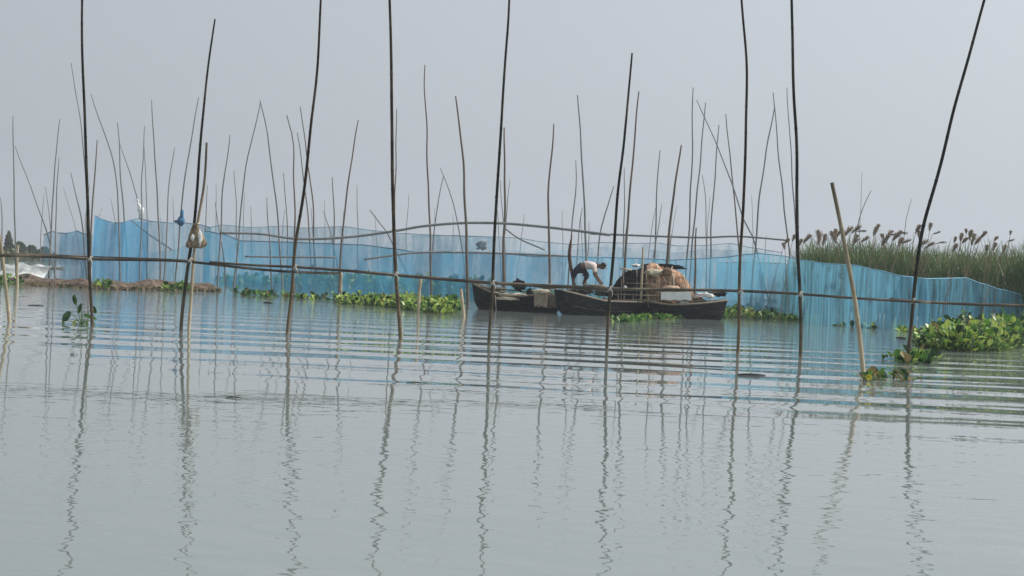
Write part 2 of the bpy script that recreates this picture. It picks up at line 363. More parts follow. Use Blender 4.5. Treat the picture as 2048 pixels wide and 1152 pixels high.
FG = 'thin grey bamboo poles standing among the far nets'
far = [  # pixels, depth, radius at base, label
 ([(26, 232), (28, 400), (31, 480)], 56, .045, 'distant grey pole at the left edge, upright'),
 ([(30, 292), (60, 370), (93, 465)], 60, .035, 'distant pole slanting down right from the leftmost upright pole'),
 ([(120, 238), (108, 360), (102, 470)], 60, .045, 'taller of the two distant poles left of the tall black pole, leaning right'),
 ([(118, 315), (113, 400), (111, 480)], 58, .040, 'shorter of the two distant poles rising from the grey-blue net'),
 ([(143, 125), (155, 210), (167, 300), (174, 420)], 62, .040, 'long distant pole crossing behind the tall black pole at left'),
 ([(142, 345), (155, 400), (165, 460)], 62, .045, 'short leaning distant pole just left of the tall black pole'),
 ([(127, 375), (140, 420), (152, 462)], 75, .025, 'faint leaning pole above the grey-blue net'),
 ([(194, 280), (189, 350), (184, 430)], 56, .050, 'brownish corner post of the bright blue net'),
 ([(182, 188), (210, 270), (230, 340), (237, 430)], 61, .045, 'long distant pole bowed and slanting down right over the bright blue net'),
 ([(235, 245), (240, 320), (246, 400), (252, 500)], 67, .054, 'distant upright pole left of the egret'),
 ([(240, 288), (253, 325), (266, 368), (280, 430)], 68, .044, 'leaning distant pole just above the egret'),
 ([(289, 252), (285, 350), (283, 440)], 63, .042, 'distant upright pole just right of the egret'),
 ([(289, 295), (292, 360), (294, 445)], 66, .036, 'thinner pole tied close to the one right of the egret'),
 ([(304, 200), (310, 330), (318, 450)], 60, .050, 'taller distant pole standing right of the egret, leaning left'),
 ([(348, 295), (338, 380), (333, 470)], 63, .042, 'distant pole halfway between the egret and the blue net bundle'),
 ([(397, 195), (385, 265), (370, 350), (361, 440)], 60, .048, 'bowed distant pole with the blue net bundle tied on it'),
 ([(415, 370), (412, 430), (411, 480)], 66, .040, 'short distant pole immediately right of the hanging sack'),
 ([(430, 405), (437, 455), (446, 510)], 64, .040, 'stubby leaning distant pole right of the hanging sack'),
 ([(460, 270), (448, 360), (442, 450)], 61, .050, 'distant pole leaning right between the sack and the crossed pair'),
 ([(468, 340), (472, 400), (474, 480)], 66, .038, 'thin short pole just left of the crossed pair'),
 ([(521, 206), (507, 262), (490, 350), (480, 440)], 61, .046, 'left leg of the crossed pair of distant poles'),
 ([(520, 200), (534, 260), (546, 360), (557, 450)], 61, .052, 'right leg of the crossed pair of distant poles'),
 ([(534, 395), (536, 440), (540, 490)], 62, .045, 'short upright stub inside the right leg of the crossed pair'),
 ([(575, 230), (586, 290), (588, 400), (589, 480)], 60, .050, 'distant upright pole left of the brown leaning pole'),
 ([(567, 345), (572, 400), (575, 460)], 67, .038, 'thin short pole between the crossed pair and the brown leaning pole'),
 ([(600, 213), (610, 280), (622, 370), (628, 450)], 62, .046, 'distant pole crossing behind the brown leaning pole near its middle'),
 ([(594, 265), (606, 345), (613, 400), (620, 500)], 64, .042, 'second slimmer pole crossing behind the brown leaning pole'),
 ([(664, 355), (668, 410), (669, 500)], 62, .045, 'short upright distant pole right of the brown leaning pole'),
 ([(717, 240), (703, 320), (692, 400), (684, 490)], 56, .052, 'distant pole leaning right midway between the two tall brown poles'),
 ([(646, 422), (654, 445), (664, 475)], 70, .036, 'tiny slanted stub above the net, right of the brown leaning pole'),
 ([(713, 370), (714, 410), (716, 465)], 70, .036, 'faint short pole right of the mid-gap leaning pole'),
 ([(738, 420), (754, 440), (773, 463)], 68, .045, 'short slanted stick left of the upright brown pole'),
 ([(793, 218), (791, 330), (788, 470)], 63, .045, 'distant pole almost hidden by the upright brown pole'),
 ([(850, 130), (852, 250), (856, 350), (861, 490)], 58, .052, 'tallest distant pole right of the upright brown pole'),
 ([(880, 335), (892, 362), (906, 405), (921, 475)], 64, .042, 'right leg of the small crossed pair, slanting down right'),
 ([(888, 350), (878, 395), (868, 470)], 64, .042, 'left leg of the small crossed pair of poles'),
 ([(910, 192), (920, 260), (927, 350), (932, 450), (935, 550)], 52, .068, 'stout pale-brown distant pole left of the black pole by the prow'),
 ([(1009, 255), (1009, 350), (1009, 440)], 56, .070, 'stout distant pole just right of the black pole by the prow'),
 ([(1001, 360), (1006, 430), (1009, 480)], 66, .036, 'thin short pole left of the stout one behind the prow'),
 ([(1020, 358), (1016, 400), (1012, 450)], 66, .034, 'thin short pole right of the stout one behind the prow'),
 ([(1108, 248), (1100, 350), (1098, 450), (1099, 530)], 54, .062, 'stout distant upright pole behind the middle of the boats'),
 ([(1155, 190), (1162, 280), (1168, 400), (1172, 500)], 57, .058, 'tall distant pole rising above the crouching person'),
 ([(1152, 320), (1150, 390), (1143, 470)], 60, .045, 'shorter pole beside the tall one above the crouching person'),
 ([(1165, 415), (1158, 460), (1155, 500)], 64, .040, 'stub between the two poles above the crouching person'),
 ([(1178, 443), (1177, 470), (1176, 495)], 66, .038, 'tiny stub right of the tall pole above the crouching person'),
 ([(1228, 372), (1216, 410), (1203, 455), (1196, 520)], 60, .050, 'bent distant pole leaning right, left of the black pole by the canopy'),
 ([(1278, 183), (1270, 270), (1262, 360), (1254, 470)], 54, .062, 'stout distant pole leaning right beside the black pole by the canopy'),
 ([(1249, 335), (1249, 390), (1248, 450)], 64, .042, 'thin upright pole between the two leaning ones by the canopy'),
 ([(1319, 300), (1314, 380), (1311, 470)], 60, .050, 'distant pole above the dark side of the canopy'),
 ([(1324, 408), (1318, 450), (1310, 500)], 66, .038, 'stub beside the pole above the dark side of the canopy'),
 ([(1363, 290), (1350, 370), (1340, 450), (1332, 535)], 51, .070, 'stout dark pole leaning right, its foot behind the canopy'),
 ([(1344, 468), (1341, 490), (1340, 510)], 60, .040, 'tiny stub beside the stout pole behind the canopy'),
 ([(1386, 175), (1384, 300), (1381, 400), (1375, 500)], 58, .050, 'tallest of the distant poles over the right of the canopy'),
 ([(1411, 205), (1402, 300), (1393, 400), (1384, 500)], 59, .050, 'leaning pole whose tip crosses the long slanting one'),
 ([(1393, 455), (1391, 500), (1391, 545)], 50, .060, 'short stout post behind the tarpaulin end of the canopy'),
 ([(1405, 350), (1411, 410), (1413, 480)], 66, .038, 'faint short pole right of the canopy poles'),
 ([(1393, 200), (1435, 292), (1465, 370), (1488, 440), (1512, 497)], 58, .042, 'long thin pole slanting down right across its neighbours'),
 ([(1438, 250), (1431, 340), (1424, 430), (1422, 500)], 59, .048, 'upright pole crossed by the long slanting one'),
 ([(1452, 228), (1460, 310), (1470, 410), (1477, 490)], 59, .045, 'pole leaning left just before the bowed brown pole'),
 ([(1547, 185), (1550, 215), (1533, 300), (1520, 400), (1510, 497)], 56, .048, 'left leg of the tall crossed pair near the reeds'),
 ([(1548, 205), (1556, 300), (1567, 400), (1576, 482)], 56, .046, 'right leg of the tall crossed pair near the reeds'),
 ([(1574, 175), (1580, 280), (1588, 400), (1592, 480)], 60, .042, 'pale pole beside the thick black pole at the reeds'),
 ([(1724, 345), (1722, 400), (1719, 470)], 74, .026, 'very faint upright stick above the reed bed'),
 ([(1742, 380), (1726, 415), (1712, 462)], 70, .042, 'leaning stick rising out of the reed bed'),
 ([(1824, 398), (1816, 430), (1808, 470)], 72, .034, 'faint leaning stick behind the reeds, left of the strongly leaning pole'),
 ([(205, 415), (196, 440), (190, 470)], 75, .025, 'faint slanted stick above the bright blue net'),
 ([(0, 395), (2, 430), (4, 480)], 62, .045, 'distant pole stub at the very left edge'),
 ([(500, 412), (502, 440), (503, 480)], 70, .034, 'tiny stub between the legs of the crossed pair'),
 ([(648, 400), (650, 440), (650, 480)], 74, .026, 'very faint stub right of the crossing slim poles'),
 ([(1533, 470), (1532, 485), (1531, 500)], 70, .03, 'tiny stick at the left end of the reeds'),
]
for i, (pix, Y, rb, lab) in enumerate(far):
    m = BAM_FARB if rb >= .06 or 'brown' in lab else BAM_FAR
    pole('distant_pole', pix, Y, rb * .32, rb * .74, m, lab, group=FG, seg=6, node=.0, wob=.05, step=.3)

for i in range(24):
    px = 60 + i * 62 + rnd.uniform(-22, 22); ty = rnd.uniform(375, 445) + (px - 1024) * .012; ln = rnd.gauss(0, 9)
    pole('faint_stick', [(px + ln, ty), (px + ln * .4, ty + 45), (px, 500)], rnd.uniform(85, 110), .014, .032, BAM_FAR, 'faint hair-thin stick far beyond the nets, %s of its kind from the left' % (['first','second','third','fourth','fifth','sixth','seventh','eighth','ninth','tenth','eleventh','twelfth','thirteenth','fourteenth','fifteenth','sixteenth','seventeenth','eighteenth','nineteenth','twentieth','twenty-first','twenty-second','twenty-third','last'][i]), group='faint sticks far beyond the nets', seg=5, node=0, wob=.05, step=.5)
# ------------------------------------------------------------------ rails
def rail(pix, Y, ra, rb, mat, label, ties=(), name='bamboo_rail', sag=0):
    P = [pt(a, b, Y) for a, b in pix]; mb = MB(); bamboo(mb, P, ra, rb, 8, .42, .16, .025)
    c = P[0]; ob = mb.build(name, mat, org=c); tag(ob, label, 'rail', 'horizontal bamboo rails')
    for (a, b) in ties:
        t = MB(); c = pt(a, b, Y)
        for k in range(4):
            ang = k * .8; ring = []
            for q in range(13):
                th = q / 12 * 2 * math.pi
                ring.append(c + Vector((.045 * math.cos(th) * math.cos(ang) + .006 * k, .055 * math.sin(th) + .02, .045 * math.cos(th) * math.sin(ang + .4))))
            tube(t, ring, .007, 5, cap=False)
        tube(t, [c + Vector((.02, -.04, 0)), c + Vector((.05, -.05, -.05)), c + Vector((.045, -.05, -.12))], .006, 5)
        t.build('lashing', ROPE, ob)
    return ob
rail([(-60, 509), (100, 513), (180, 518), (300, 520), (375, 523), (500, 537), (590, 544), (680, 547)], YN - .075, .028, .020, BAM_RAIL, 'dark bamboo rail crossing from the left edge to the doubled stretch', [(180, 518), (379, 521)])
rail([(420, 524), (500, 530), (590, 534), (690, 541), (790, 550), (985, 566), (1100, 572), (1240, 579)], YN - .078, .018, .032, BAM_RAIL, 'long bamboo rail starting at the doubled stretch and ending left of the canopy', [(590, 535), (791, 549), (985, 566)])
rail([(1180, 573), (1219, 578), (1340, 579), (1481, 582), (1600, 588), (1720, 597), (1860, 605)], YN - .13, .026, .020, BAM_RAIL, 'bamboo rail passing in front of the canopy boat to the leaning black pole', [(1219, 578), (1481, 582), (1600, 588)])
rail([(1780, 598), (1826, 602), (1930, 608), (2110, 613)], YN - .09, .020, .028, BAM_RAIL, 'bamboo rail from the leaning black pole out of the right edge', [(1826, 602)])
rail([(-60, 507), (60, 508), (180, 513), (300, 517), (372, 520), (400, 508)][:5], YN + .12, .012, .010, BAM_RAIL, 'thin cane running just above the left rail')
YF = 55
rail([(440, 466), (520, 468), (600, 478), (700, 474), (790, 462), (850, 452), (930, 446), (1010, 447), (1090, 454), (1150, 461), (1220, 470)], YF, .035, .045, BAM_FAR, 'long bowed bamboo rail arching above the pale net in the middle distance')
rail([(1180, 467), (1300, 472), (1400, 475), (1480, 473), (1580, 481)], YF + .15, .036, .028, BAM_FAR, 'thin far rail above the net right of the canopy')
rail([(490, 513), (560, 514), (671, 515)], 59, .03, .03, BAM_FAR, 'short far rail seen through the saturated blue net')
rail([(728, 519), (830, 506), (930, 505), (1010, 507), (1130, 512)], 57.6, .03, .035, BAM_FAR, 'far rail along the top of the blue net behind the boats')
rail([(262, 440), (300, 470), (345, 500)], 66, .03, .03, BAM_FAR, 'slanting brace pole seen through the net right of the egret')
rail([(1009, 456), (1040, 478), (1090, 500)], 66, .03, .03, BAM_FAR, 'slanting brace behind the pale net above the prow')

# ------------------------------------------------------------------ nets
def hz(px): return H0 + math.tan(ROLL) * (px - 1024)
def net(name, pts, mat, label, hem, pleat=.05, pl=.5, dx=5, rows=14, hemr=.018, group='blue fishing nets hung on the far poles', foot=1.0, seed=0, bulge=.12):
    """pts: (px, base_py, top_py); the foot of the net lies in the water along base_py"""
    B = [];
    x0, x1 = pts[0][0], pts[-1][0]; n = int((x1 - x0) / dx); vs = []; fs = []; tops = []
    for i in range(n + 1):
        px = x0 + (x1 - x0) * i / n; j = 0
        while j < len(pts) - 2 and pts[j + 1][0] < px: j += 1
        a, b = pts[j], pts[j + 1]; f = (px - a[0]) / (b[0] - a[0]); f2 = f * f * (3 - 2 * f) * .5 + f * .5
        base = a[1] + (b[1] - a[1]) * f; top = a[2] + (b[2] - a[2]) * f2
        g = wat(px, base); T = pt(px, top, g.y); H = T.z
        s = g.x * 1.0 + g.y * .35 + seed
        for k in range(rows + 1):
            t = k / rows
            amp = pleat * (.35 + .65 * math.sin(math.pi * min(1, t * 1.1)))
            gate = max(.1, .5 + 1.3 * mnoise.noise(Vector((s * .45, t * .5, seed + 8))))
            off = amp * (gate * math.sin(s * 2 * math.pi / pl + 5.5 * mnoise.noise(Vector((s * .55, t * .9, seed)))) + 1.6 * mnoise.noise(Vector((s * 1.4 / pl, t * .9, seed + 4))) + .5 * mnoise.noise(Vector((s * 4 / pl, t * 2.5, seed + 2))))
            off += bulge * math.sin(math.pi * t) * mnoise.noise(Vector((s * .35, seed, t)))
            vs.append(Vector((g.x + off * .25, g.y + off, H * (1 - t) - .08 * t)))
        tops.append(vs[-rows - 1].copy())
    for i in range(n):
        for k in range(rows): fs.append((i * (rows + 1) + k, i * (rows + 1) + k + 1, (i + 1) * (rows + 1) + k + 1, (i + 1) * (rows + 1) + k))
    mb = MB(); mb.add(vs, fs); c = wat((x0 + x1) / 2, (pts[0][1] + pts[-1][1]) / 2)
    ob = mb.build(name, mat, org=(c.x, c.y, 0)); tag(ob, label, 'fishing net', group)
    if hem:
        h = MB(); tube(h, [q + Vector((0, 0, .01)) for q in tops], hemr, 6); h.build('head_rope', hem, ob)
    return ob
net('fishing_net', [(84, 560, 470), (100, 561, 463), (112, 561, 466), (130, 562, 467), (150, 562, 462), (165, 563, 468), (181, 563, 472)], NET_GREY, 'grey-blue net panel at the far left beside the white plastic', NET_HEM, pl=1.1)
net('fishing_net', [(118, 559, 467), (150, 560, 462), (181, 561, 471)], NET_BLUE, 'darker blue net doubled behind the far left panel', None, pl=1.3, seed=5)
net('fishing_net', [(185, 564, 432), (200, 564, 439), (225, 564, 446), (240, 565, 446), (256, 565, 440), (272, 565, 437), (300, 566, 443), (335, 567, 446), (365, 567, 446), (392, 568, 449), (418, 569, 455)], NET_GREY, 'tall pale blue net between the tall black pole and the hanging sack', NET_HEM, pl=1.4, seed=1)
net('fishing_net', [(184, 562, 433), (200, 562, 440), (225, 563, 447), (256, 563, 442), (292, 564, 444)], NET_BRIGHT, 'bright sky-blue net doubled below the egret', None, pl=1.5, seed=2)
net('fishing_net', [(292, 561, 505), (340, 562, 500), (400, 566, 478), (420, 568, 462)], NET_GREY, 'lower grey net fold between the egret and the sack', None, pl=1.2, seed=11)
net('fishing_net', [(405, 571, 462), (440, 573, 468), (480, 576, 482), (560, 581, 484), (640, 585, 487), (720, 589, 490), (780, 592, 497), (830, 595, 505), (880, 597, 503), (930, 600, 505), (1010, 603, 508), (1060, 606, 513), (1130, 609, 512)],
    NET_BLUE, 'long saturated blue net behind the prow and green weed', NET_HEM, pl=1.6, seed=3, bulge=.3)
net('fishing_net', [(1125, 608, 513), (1200, 612, 515), (1270, 616, 517), (1340, 620, 520), (1390, 623, 518), (1440, 627, 515), (1490, 631, 509), (1512, 633, 507)],
    NET_FOLD, 'gathered blue net behind the person and the canopy', NET_HEML, pl=.55, pleat=.07, seed=6)
net('fishing_net', [(1508, 633, 506), (1530, 635, 509), (1560, 638, 512), (1600, 642, 521), (1650, 648, 528), (1705, 653, 531), (1750, 657, 541), (1800, 660, 553), (1850, 661, 558), (1900, 661, 557), (1925, 661, 556), (1960, 662, 568), (2000, 663, 580), (2060, 664, 595), (2140, 668, 612)],
    NET_FOLD, 'pleated bright blue net sloping down below the reed bed', NET_HEML, pl=.45, pleat=.07, seed=7, hemr=.014)
net('fishing_net', [(1430, 622, 525), (1500, 628, 524), (1560, 633, 527), (1604, 638, 536)], NET_BLUE, 'second blue net layer with a white hem left of the reeds', CLOTHW, pl=.6, seed=8, hemr=.03)
net('fishing_net', [(405, 557, 457), (440, 559, 450), (500, 561, 455), (560, 563, 452), (600, 565, 456), (680, 568, 453), (740, 571, 461), (800, 573, 467), (860, 576, 470), (930, 579, 473), (985, 582, 474)],
    NET_GREY, 'pale back net hanging above the long saturated blue net', NET_HEM, pl=1.8, seed=9, hemr=.014)
net('fishing_net', [(820, 574, 472), (900, 577, 471), (985, 582, 474), (1030, 584, 476), (1080, 587, 484), (1140, 590, 489), (1200, 593, 485), (1260, 596, 487), (1310, 598, 486), (1350, 600, 492), (1400, 602, 491), (1455, 604, 487), (1500, 607, 496), (1560, 610, 505)],
    NET_THIN, 'thin torn pale net hanging behind the boats and the canopy', NET_HEM, pl=1.0, seed=10, hemr=.014)
net('fishing_net', [(1000, 583, 498), (1060, 586, 505), (1130, 590, 500), (1200, 593, 493), (1280, 597, 497), (1350, 600, 505), (1400, 602, 498), (1500, 606, 500)],
    NET_THIN, 'second thin pale net layer seen above the crouching person', None, pl=.7, seed=12, pleat=.07)
# bunched net scraps tied along the thin net
def lump(mb, c, s, seed, n=10, mi=0, rough=.35):
    vs = []; fs = []
    for i in range(n + 1):
        th = math.pi * i / n
        for k in range(n * 2):
            ph = math.pi * k / n; d = Vector((math.sin(th) * math.cos(ph), math.sin(th) * math.sin(ph), math.cos(th)))
            q = 1 + rough * mnoise.noise(d * 2.2 + Vector((seed, seed * 2, 0))) * 2
            vs.append(c + Vector((d.x * s[0] * q, d.y * s[1] * q, d.z * s[2] * q)))
    m = n * 2
    for i in range(n):
        for k in range(m): fs.append((i * m + k, (i + 1) * m + k, (i + 1) * m + (k + 1) % m, i * m + (k + 1) % m))
    mb.add(vs, fs, mi)
mb = MB(); c = pt(362, 442, 59.8); lump(mb, c, (.13, .12, .17), 2, rough=.2); lump(mb, c + Vector((.02, 0, .22)), (.06, .06, .18), 5, rough=.2); lump(mb, c + Vector((-.12, 0, -.02)), (.12, .07, .05), 7, rough=.2)
tag(mb.build('net_bundle', noisy('dark_blue_net', [(.03, .10, .20), (.07, .22, .40)], 9, .8), org=c), 'dark blue knotted net bundle tied at a pole above the pale net', 'net bundle')
for i, (px, py, s) in [(1, (963, 491, (.18, .08, .15)))]:
    mb = MB(); c = pt(px, py, 64); lump(mb, c, s, i * 3 + 1, rough=.5)
    tag(mb.build('net_scrap', noisy('grey_net_scrap', [(.16, .20, .23), (.30, .36, .40)], 7, .9), org=c), ['crumpled grey net scrap above the net left of the prow', 'dark torn scrap hanging on the pale net above the prow'][i], 'net scrap')

# ------------------------------------------------------------------ water hyacinth
def leaf(mb, base, tip_dir, L, wd, mi, r):
    """petiole + rounded cupped blade"""
    d = tip_dir.normalized(); side = d.cross(Vector((0, 0, 1)))
    if side.length < .1: side = Vector((1, 0, 0))
    side.normalize(); up = side.cross(d).normalized()
    p1 = base + d * L * .5; q = .008 + .1 * wd
    mb.add([base - side * q * .5, base + side * q * .5, p1 + side * q * .35, p1 - side * q * .35], [(0, 1, 2, 3)], mi)
    ang = r.uniform(-.9, .6); d2 = (d * math.cos(ang) + up * math.sin(ang)).normalized(); n = side.cross(d2).normalized()
    l2 = wd * 1.15; vs = [p1]; K = 7
    for k in range(K):
        t = k / (K - 1) * 2 - 1; a = t * 2.55
        x = math.sin(a) * wd * .5; y = (1 - math.cos(a)) * .5 * l2 * 1.0
        vs.append(p1 + side * x + d2 * (l2 * .5 - math.cos(a) * l2 * .5) + n * (abs(x) * .35))
    fs = [(0, k, k + 1) for k in range(1, K)]
    # arrange ring starting bottom-left round the top to bottom-right
    ring = []
    for k in range(9):
        a = -2.7 + 5.4 * k / 8
        ring.append(p1 + d2 * (l2 * .5 + l2 * .5 * math.cos(a)) + side * (wd * .5 * math.sin(a)) + n * (abs(math.sin(a)) * wd * .16))
    mb.add([p1] + ring, [(0, k + 1, k + 2) for k in range(8)], mi)
DRYI = None
def plant(mb, c, h, n, r, wts=(.25, .45, .3), wd=.09):
    for i in range(n):
        a = r.uniform(0, 2 * math.pi); el = r.uniform(.35, 1.35)
        d = Vector((math.cos(a) * math.cos(el), math.sin(a) * math.cos(el), math.sin(el)))
        mi = r.choices((0, 1, 2), wts)[0]
        if DRYI is not None and r.random() < .05: mi = DRYI
        leaf(mb, c + Vector((math.cos(a), math.sin(a), 0)) * .03, d, h * r.uniform(.4, 1.25), wd * r.uniform(.5, 1.35), mi, r)
def mat_of_weed(outline, hfun, dens, label, seed, name='hyacinth_mat', h=.28, wts=(.25, .45, .3), wd=.1, cat='water hyacinth', mats=None, kind='stuff', group='floating hyacinth mats'):
    """outline: list of (px, py_front, py_back)"""
    global DRYI
    DRYI = 3 if mats is None else None
    r = random.Random(seed); mb = MB(); cnt = 0
    for j in range(len(outline) - 1):
        a, b = outline[j], outline[j + 1]
        A0, A1 = wat(a[0], a[1]), wat(a[0], a[2]); B0, B1 = wat(b[0], b[1]), wat(b[0], b[2])
        area = abs(((B0 - A0).length + (B1 - A1).length) / 2 * ((A1 - A0).length + (B1 - B0).length) / 2)
        for i in range(max(2, int(area * dens))):
            u, v = r.random(), r.random()
            if r.random() < .35: v *= .25
            c = A0.lerp(B0, u).lerp(A1.lerp(B1, u), v)
            c += Vector((r.gauss(0, .08), r.gauss(0, .12), -.02))
            plant(mb, c, h * hfun(a[0] + (b[0] - a[0]) * u) * (.75 + .9 * max(0, mnoise.noise(Vector((c.x * 1.5, c.y, seed))) + .3)) * r.uniform(.6, 1.1), r.randint(5, 8), r, wts, wd); cnt += 1
    c = wat(outline[0][0], outline[0][1])
    ob = mb.build(name, mats or [LEAF_L, LEAF_M, LEAF_D, LEAF_Y], org=(c.x, c.y, 0), smooth=False)
    return tag(ob, label, cat, group, kind)
mat_of_weed([(680, 607, 600), (720, 611, 602), (790, 615, 604), (830, 622, 606), (880, 628, 608), (906, 626, 610)], lambda x: 1.0, 13, 'bright green hyacinth mat left of the dark boat prow', 1, h=.36, wd=.115, wts=(.36, .30, .34))
mat_of_weed([(1400, 633, 622), (1440, 636, 622), (1500, 638, 624), (1560, 640, 628), (1620, 643, 633), (1672, 645, 638)], lambda x: 1.15 if 1430 < x < 1560 else .5, 7, 'green hyacinth mat right of the boats below the blue net', 2, h=.36, wd=.12)
mat_of_weed([(1225, 646, 636), (1300, 640, 632), (1360, 637, 625), (1425, 634, 624)], lambda x: .6, 6, 'low olive weed floating against the canopy boat', 3, h=.2, wd=.08, wts=(.1, .5, .4))
mat_of_weed([(1852, 692, 680), (1885, 700, 672), (1930, 703, 664), (1990, 702, 665), (2060, 684, 667), (2160, 690, 670)], lambda x: (.85 + .75 * min(1, max(0, (x - 1850) / 100))) * (.8 + .4 * math.sin(x * .11) ** 2), 14, 'large leafy hyacinth mat at the right edge in front of the pleated net', 4, h=.42, wd=.115, wts=(.34, .30, .36))
mat_of_weed([(1795, 724, 716), (1830, 729, 717), (1858, 724, 716)], lambda x: 1, 14, 'small hyacinth clump round the foot of the strongly leaning pole', 5, h=.3, wd=.11, wts=(.2, .4, .4))
mat_of_weed([(1712, 761, 753), (1760, 763, 754), (1812, 763, 757)], lambda x: 1, 26, 'thin brown-green weed patch at the foot of the cut-off stake', 6, h=.17, wd=.07, wts=(.3, .4, .3), mats=[LEAF_Y, LEAF_D, LEAF_M])
mat_of_weed([(440, 568, 562), (560, 576, 567), (700, 583, 571), (850, 589, 577), (960, 595, 583)], lambda x: .45 + .75 * min(1, max(0, (x - 480) / 150)), 2.4, 'dark weed growing low behind the long saturated blue net', 7, h=.75, wd=.2, wts=(.1, .45, .45))
mat_of_weed([(930, 594, 585), (1000, 597, 588), (1130, 603, 592), (1230, 608, 598)], lambda x: .8, 1.6, 'dark weed behind the boats at the foot of the net', 8, h=.55, wd=.18, wts=(.1, .45, .45))
mat_of_weed([(60, 572, 566), (180, 578, 570), (300, 582, 572), (440, 584, 577)], lambda x: .5 + .6 * (math.sin(x * .07) > .3), 6, 'dry brown weed and green tufts littering the left mud bank', 9, h=.16, wd=.07, wts=(.35, .45, .2), mats=[LEAF_Y, DRY, LEAF_D])
mat_of_weed([(-40, 570, 556), (20, 571, 558), (50, 572, 560)], lambda x: 1, 2.5, 'dark weed tuft on the mud bank at the left edge', 10, h=.4, wd=.12, wts=(.1, .3, .6))
mat_of_weed([(1660, 650, 642), (1780, 660, 650), (1870, 672, 660)], lambda x: .35, 1.2, 'sparse leaves floating in front of the pleated net', 14, h=.25, wd=.12)
mat_of_weed([(470, 590, 584), (560, 597, 590), (640, 601, 594), (680, 603, 596)], lambda x: .5, 2.2, 'sparse low dark weed fringe in front of the long net, left of the bright mat', 16, h=.3, wd=.12, wts=(.1, .35, .55))
mat_of_weed([(196, 578, 570), (215, 579, 571)], lambda x: 1, 8, 'dark green tuft on the mud bank just right of the tall black pole', 17, h=.32, wd=.12, wts=(.1, .4, .5))
mat_of_weed([(330, 582, 573), (368, 583, 574)], lambda x: 1, 7, 'green tuft on the mud bank left of the paired poles', 18, h=.28, wd=.12, wts=(.2, .45, .35))
# sprig leaning on the left pole: single plant with separate leaves
def sprig(px, py, Y, leaves, label, name='hyacinth_sprig', s=1.0, mats=None):
    mb = MB(); c = wat(px, py); c.z = -.02; r = random.Random(int(px))
    for (lx, ly, L, wd_, mi) in leaves:
        L *= s; wd_ *= s
        tip = pt(lx, ly, c.y + r.uniform(-.08, .08)); d = tip - c
        tube(mb, [c, c + d * .5 + Vector((0, 0, .02)), tip], [.008, .007, .005], 5, 1)
        a = Vector((r.uniform(-.6, 1), r.uniform(-.5, .5), r.uniform(-.9, -.2))).normalized()
        side = a.cross(Vector((0, 1, 0))).normalized(); ring = []
        for k in range(10):
            th = k / 10 * 2 * math.pi
            ring.append(tip + a * (L * .5 * (1 - math.cos(th))) + side * (wd_ * .5 * math.sin(th)) + Vector((0, .015 * math.cos(2 * th), 0)))
        mb.add([tip + a * L * .5] + ring, [(0, k + 1, (k + 1) % 10 + 1) for k in range(10)], mi)
    ob = mb.build(name, mats or [LEAF_L, LEAF_M, LEAF_D], org=(c.x, c.y, 0), smooth=False); return tag(ob, label, 'water hyacinth')
sprig(163, 648, 28, [(147, 589, .12, .05, 2), (163, 606, .13, .045, 2), (139, 622, .14, .08, 2), (166, 628, .16, .045, 1), (186, 612, .09, .05, 2), (172, 642, .12, .04, 1), (124, 640, .12, .03, 1), (150, 640, .1, .04, 0), (180, 640, .1, .04, 1)], 'dark-leaved hyacinth sprig standing in the water at the left black pole', s=1.5)
sprig(1766, 718, 27, [(1764, 708, .08, .05, 2), (1770, 710, .06, .05, 2)], 'tiny dark sprig floating left of the strongly leaning pole')
sprig(1840, 722, 27.5, [(1860, 698, .12, .09, 2), (1853, 702, .08, .05, 2), (1830, 700, .1, .08, 0), (1822, 695, .12, .08, 2), (1800, 700, .08, .05, 2)], 'upright broad-leaved sprig at the foot of the strongly leaning pole', s=1.3)
mb = MB(); c = wat(1737, 762) + Vector((0, 0, .05))
for k in range(6):
    a = k * math.pi / 3; d = Vector((math.cos(a), -.3, math.sin(a))) * .045; s_ = Vector((-math.sin(a), 0, math.cos(a))) * .022
    mb.add([c, c + d * .6 + s_, c + d, c + d * .6 - s_], [(0, 1, 2, 3)])
tube(mb, [c, c + Vector((0, .01, -.07))], .004, 5, 0)
tag(mb.build('yellow_flower', YELLOW, org=c, smooth=False), 'small bright yellow flower in the weed by the cut-off stake', 'flower')
# floating sticks
for i, (x0, y0, x1, y1, rr_, lab) in enumerate([
    (1476, 750, 1531, 751, .014, 'dark stick floating right of the bowed brown pole'),
    (452, 796, 484, 797, .006, 'small dark twig floating low in the left foreground'),
    (813, 766, 848, 767, .006, 'thin twig floating below the upright brown pole'),
    (56, 611, 88, 611, .012, 'thin stick floating near the mud bank at left'),
    (1793, 676, 1812, 678, .03, 'dark driftwood bit by the strongly leaning pole'),
    (527, 606, 545, 607, .03, 'dark floating lump left of the brown leaning pole')]):
    a, b = wat(x0, y0), wat(x1, y1); a.z = b.z = .006; mb = MB(); r = random.Random(i)
    tube(mb, [a, a.lerp(b, .3) + Vector((0, .02, .004)), a.lerp(b, .7) + Vector((0, -.03, .006)), b], [rr_ * .6, rr_, rr_ * .9, rr_ * .4], 7)
    tag(mb.build('floating_stick', DARKLEG, org=a), lab, 'stick', 'floating debris')

